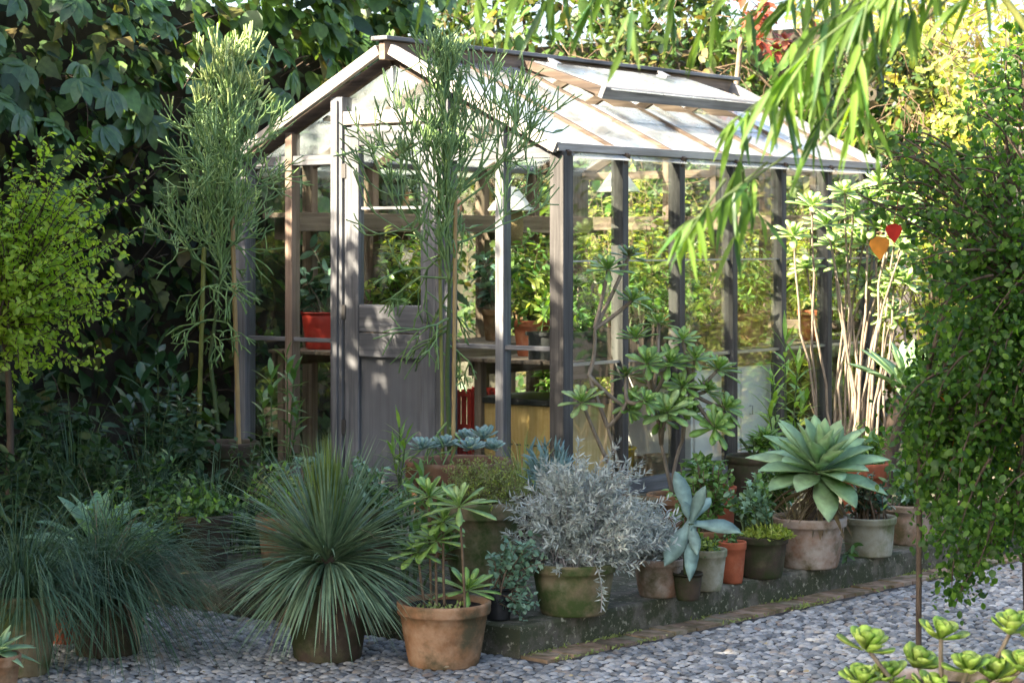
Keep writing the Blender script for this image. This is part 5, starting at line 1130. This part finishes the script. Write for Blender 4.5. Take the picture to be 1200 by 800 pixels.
for (a_, b_, c_, n, L) in (((940, 170, 3), (850, 230, 2), (775, 285, 0), 13, .13), ((900, 190, 0), (840, 240, 0), (800, 265, 0), 12, .13), ((880, 160, 0), (850, 210, 0), (862, 285, 0), 14, .14), ((870, 200, 0), (870, 240, 0), (905, 265, 0), 10, .12), ((850, 210, 0), (825, 245, 0), (800, 285, 0), 7, .12),
                           ((960, 60, 0), (900, 110, 0), (850, 150, 0), 14, .15), ((1000, 20, 0), (930, 70, 0), (880, 130, 0), 18, .15), ((960, 0, 0), (930, 60, 0), (920, 130, 0), 18, .16), ((1000, 0, 0), (960, 60, 0), (950, 140, 0), 16, .15), ((1020, -10, 0), (1000, 70, 0), (1000, 150, 0), 14, .15),
                           ((1040, -40, 0), (960, -10, 0), (860, 20, 0), 26, .15), ((1060, -40, 0), (1000, 0, 0), (930, 50, 0), 26, .15), ((1080, -40, 0), (1050, 0, 0), (1020, 60, 0), 20, .14), ((1120, -40, 0), (1090, -10, 0), (1060, 20, 0), 14, .12), ((1060, -30, 0), (1000, 10, 0), (960, 30, 0), 24, .14),
                           ((760, -70, 0), (680, -50, 0), (600, -20, 0), 16, .16), ((700, -70, 0), (650, -50, 0), (640, 10, 0), 10, .15), ((760, -70, 0), (720, -40, 0), (690, 10, 0), 9, .15), ((640, -80, 0), (560, -60, 0), (500, -25, 0), 11, .15), ((800, -60, 0), (740, -30, 0), (730, 60, 0), 6, .12),
                           ((1180, -40, 0), (1150, -10, 0), (1110, 10, 0), 12, .12), ((1010, 60, 0), (1010, 120, 0), (1030, 190, 0), 8, .13), ((980, 100, 0), (960, 150, 0), (940, 190, 0), 9, .13), ((620, -70, 0), (540, -60, 0), (560, 0, 0), 8, .13), ((820, -60, 0), (780, -30, 0), (790, 40, 0), 9, .13), ((900, -50, 0), (840, -20, 0), (815, 50, 0), 14, .14), ((1150, -60, 0), (1000, -60, 0), (900, -20, 0), 30, .15), ((1100, -60, 0), (1040, -20, 0), (990, 30, 0), 26, .15)):
    dy = RNG.uniform(-.35, .4); bspray([bw(q[0], q[1], Yb + dy + RNG.normal(0, .05)) for q in (a_, b_, c_)], int(n * 1.0), L * .95, .0165)
for q0, q1 in (((1180, -60), (960, 170)), ((1190, -70), (870, -60)), ((900, -65), (640, -80)), ((1100, -50), (980, 60))):
    p, q = bw(*q0, Yb), bw(*q1, Yb); tube(tw, bez(p, (p + q) / 2 + [0, 0, .06], q, 10), .004, 6)
p, q = bw(1180, -60, Yb), np.array([-.6, 0, 2.4]); tube(tw, [p, (p + q) / 2, q], .004, 6)
Bs, Ds, Ns, Ls, Ws = map(np.concatenate, (Bs, Ds, Ns, Ls, Ws)); w = RNG.uniform(0, 1, len(Bs)) < .22
for q, mi in ((~w, 0), (w, 1)): strips(lf, Bs[q], Ds[q], Ns[q], Ls[q], Ws[q], [(0, .15), (.1, .7), (.3, 1), (.6, .8), (.85, .35), (1, .02)], .35, (0, 0, -1.), .2, 0, mi)
lf.build('leaves', [M['bamboo'], M['bamboo_dark']], r); tw.build('twigs', M['stem'], r)

# ------------------------------------------------------------------ lime aeoniums in the lower right corner
Yf = 5.9
r = thing('potted_aeonium', 'lime yellow aeoniums on curved stems in a bowl at the lower right corner', 'potted plant', (1.24, 5.95, 0)); pot(r, .24, .3, .17, 'terra_old')
ros = [(1015, 765, 42), (1103, 752, 38), (1186, 745, 42), (1075, 785, 40), (1040, 800, 36), (1135, 790, 34), (1165, 800, 44), (1095, 815, 36), (1200, 790, 40), (1010, 805, 34), (1060, 825, 40), (1145, 830, 40), (1225, 760, 44)]
pt = []
for k, (px, py, s_) in enumerate(ros):
    p = loc(r, px, py - 8, Yf + RNG.uniform(-.1, .1)); b = np.array([p[0] * .45, p[1] * .3, .26]); pt.append(bez(b, b * .55 + p * .45 + RNG.normal(0, .015, 3) - [0, 0, .02], p, 8))
    one_rosette(r, p, (RNG.normal(0, .2), -.2, 1), 17, s_ / F * Yf * .85, .05, M['aeon_sun'], SPOON, 4, 80, .25, -.25)
stems(r, pt, .008, .006, M['barkp'])

# ------------------------------------------------------------------ sky, sun, camera
w = bpy.data.worlds.new('World'); SC.world = w; w.use_nodes = True; nt = w.node_tree
EL = math.radians(38); SD = unit(np.array([-.86, -.50, 0])) * math.cos(EL) + np.array([0, 0, math.sin(EL)])
sky = nt.nodes.new('ShaderNodeTexSky'); sky.sky_type = 'NISHITA'; sky.sun_disc = False; sky.sun_elevation = EL; sky.sun_rotation = math.atan2(SD[0], SD[1])
sky.air_density = 1.0; sky.dust_density = 4; sky.ozone_density = .4
bg = nt.nodes['Background']; bg.inputs[1].default_value = .095; nt.links.new(sky.outputs[0], bg.inputs[0])
sl_ = bpy.data.lights.new('sun', 'SUN'); sl_.energy = 5.0; sl_.angle = math.radians(.5); sl_.color = (1, .87, .68)
so = bpy.data.objects.new('sun', sl_); C.objects.link(so); so.rotation_euler = Vector(SD).to_track_quat('Z', 'Y').to_euler()
cam = bpy.data.cameras.new('camera'); co = bpy.data.objects.new('camera', cam); C.objects.link(co); SC.camera = co
co.location = (0, 0, EYE); co.rotation_euler = (PI / 2, 0, 0); cam.sensor_width = 36; cam.lens = F / 1200 * 36; cam.shift_y = -(400 - HOR) / 1200
cam.clip_end = 2000; cam.clip_start = .05; cam.dof.use_dof = True; cam.dof.focus_distance = 9.2; cam.dof.aperture_fstop = 6.3
vs = SC.view_settings; vs.view_transform = 'Standard'; vs.look = 'None'; vs.exposure = EXPO; vs.gamma = 1; vs.use_curve_mapping = False
SC.render.engine = 'CYCLES'; cy = SC.cycles; cy.max_bounces = 10; cy.transparent_max_bounces = 24; cy.diffuse_bounces = 4; cy.glossy_bounces = 3; cy.transmission_bounces = 4
cy.caustics_reflective = False; cy.caustics_refractive = False; cy.use_denoising = True; cy.sample_clamp_indirect = 6
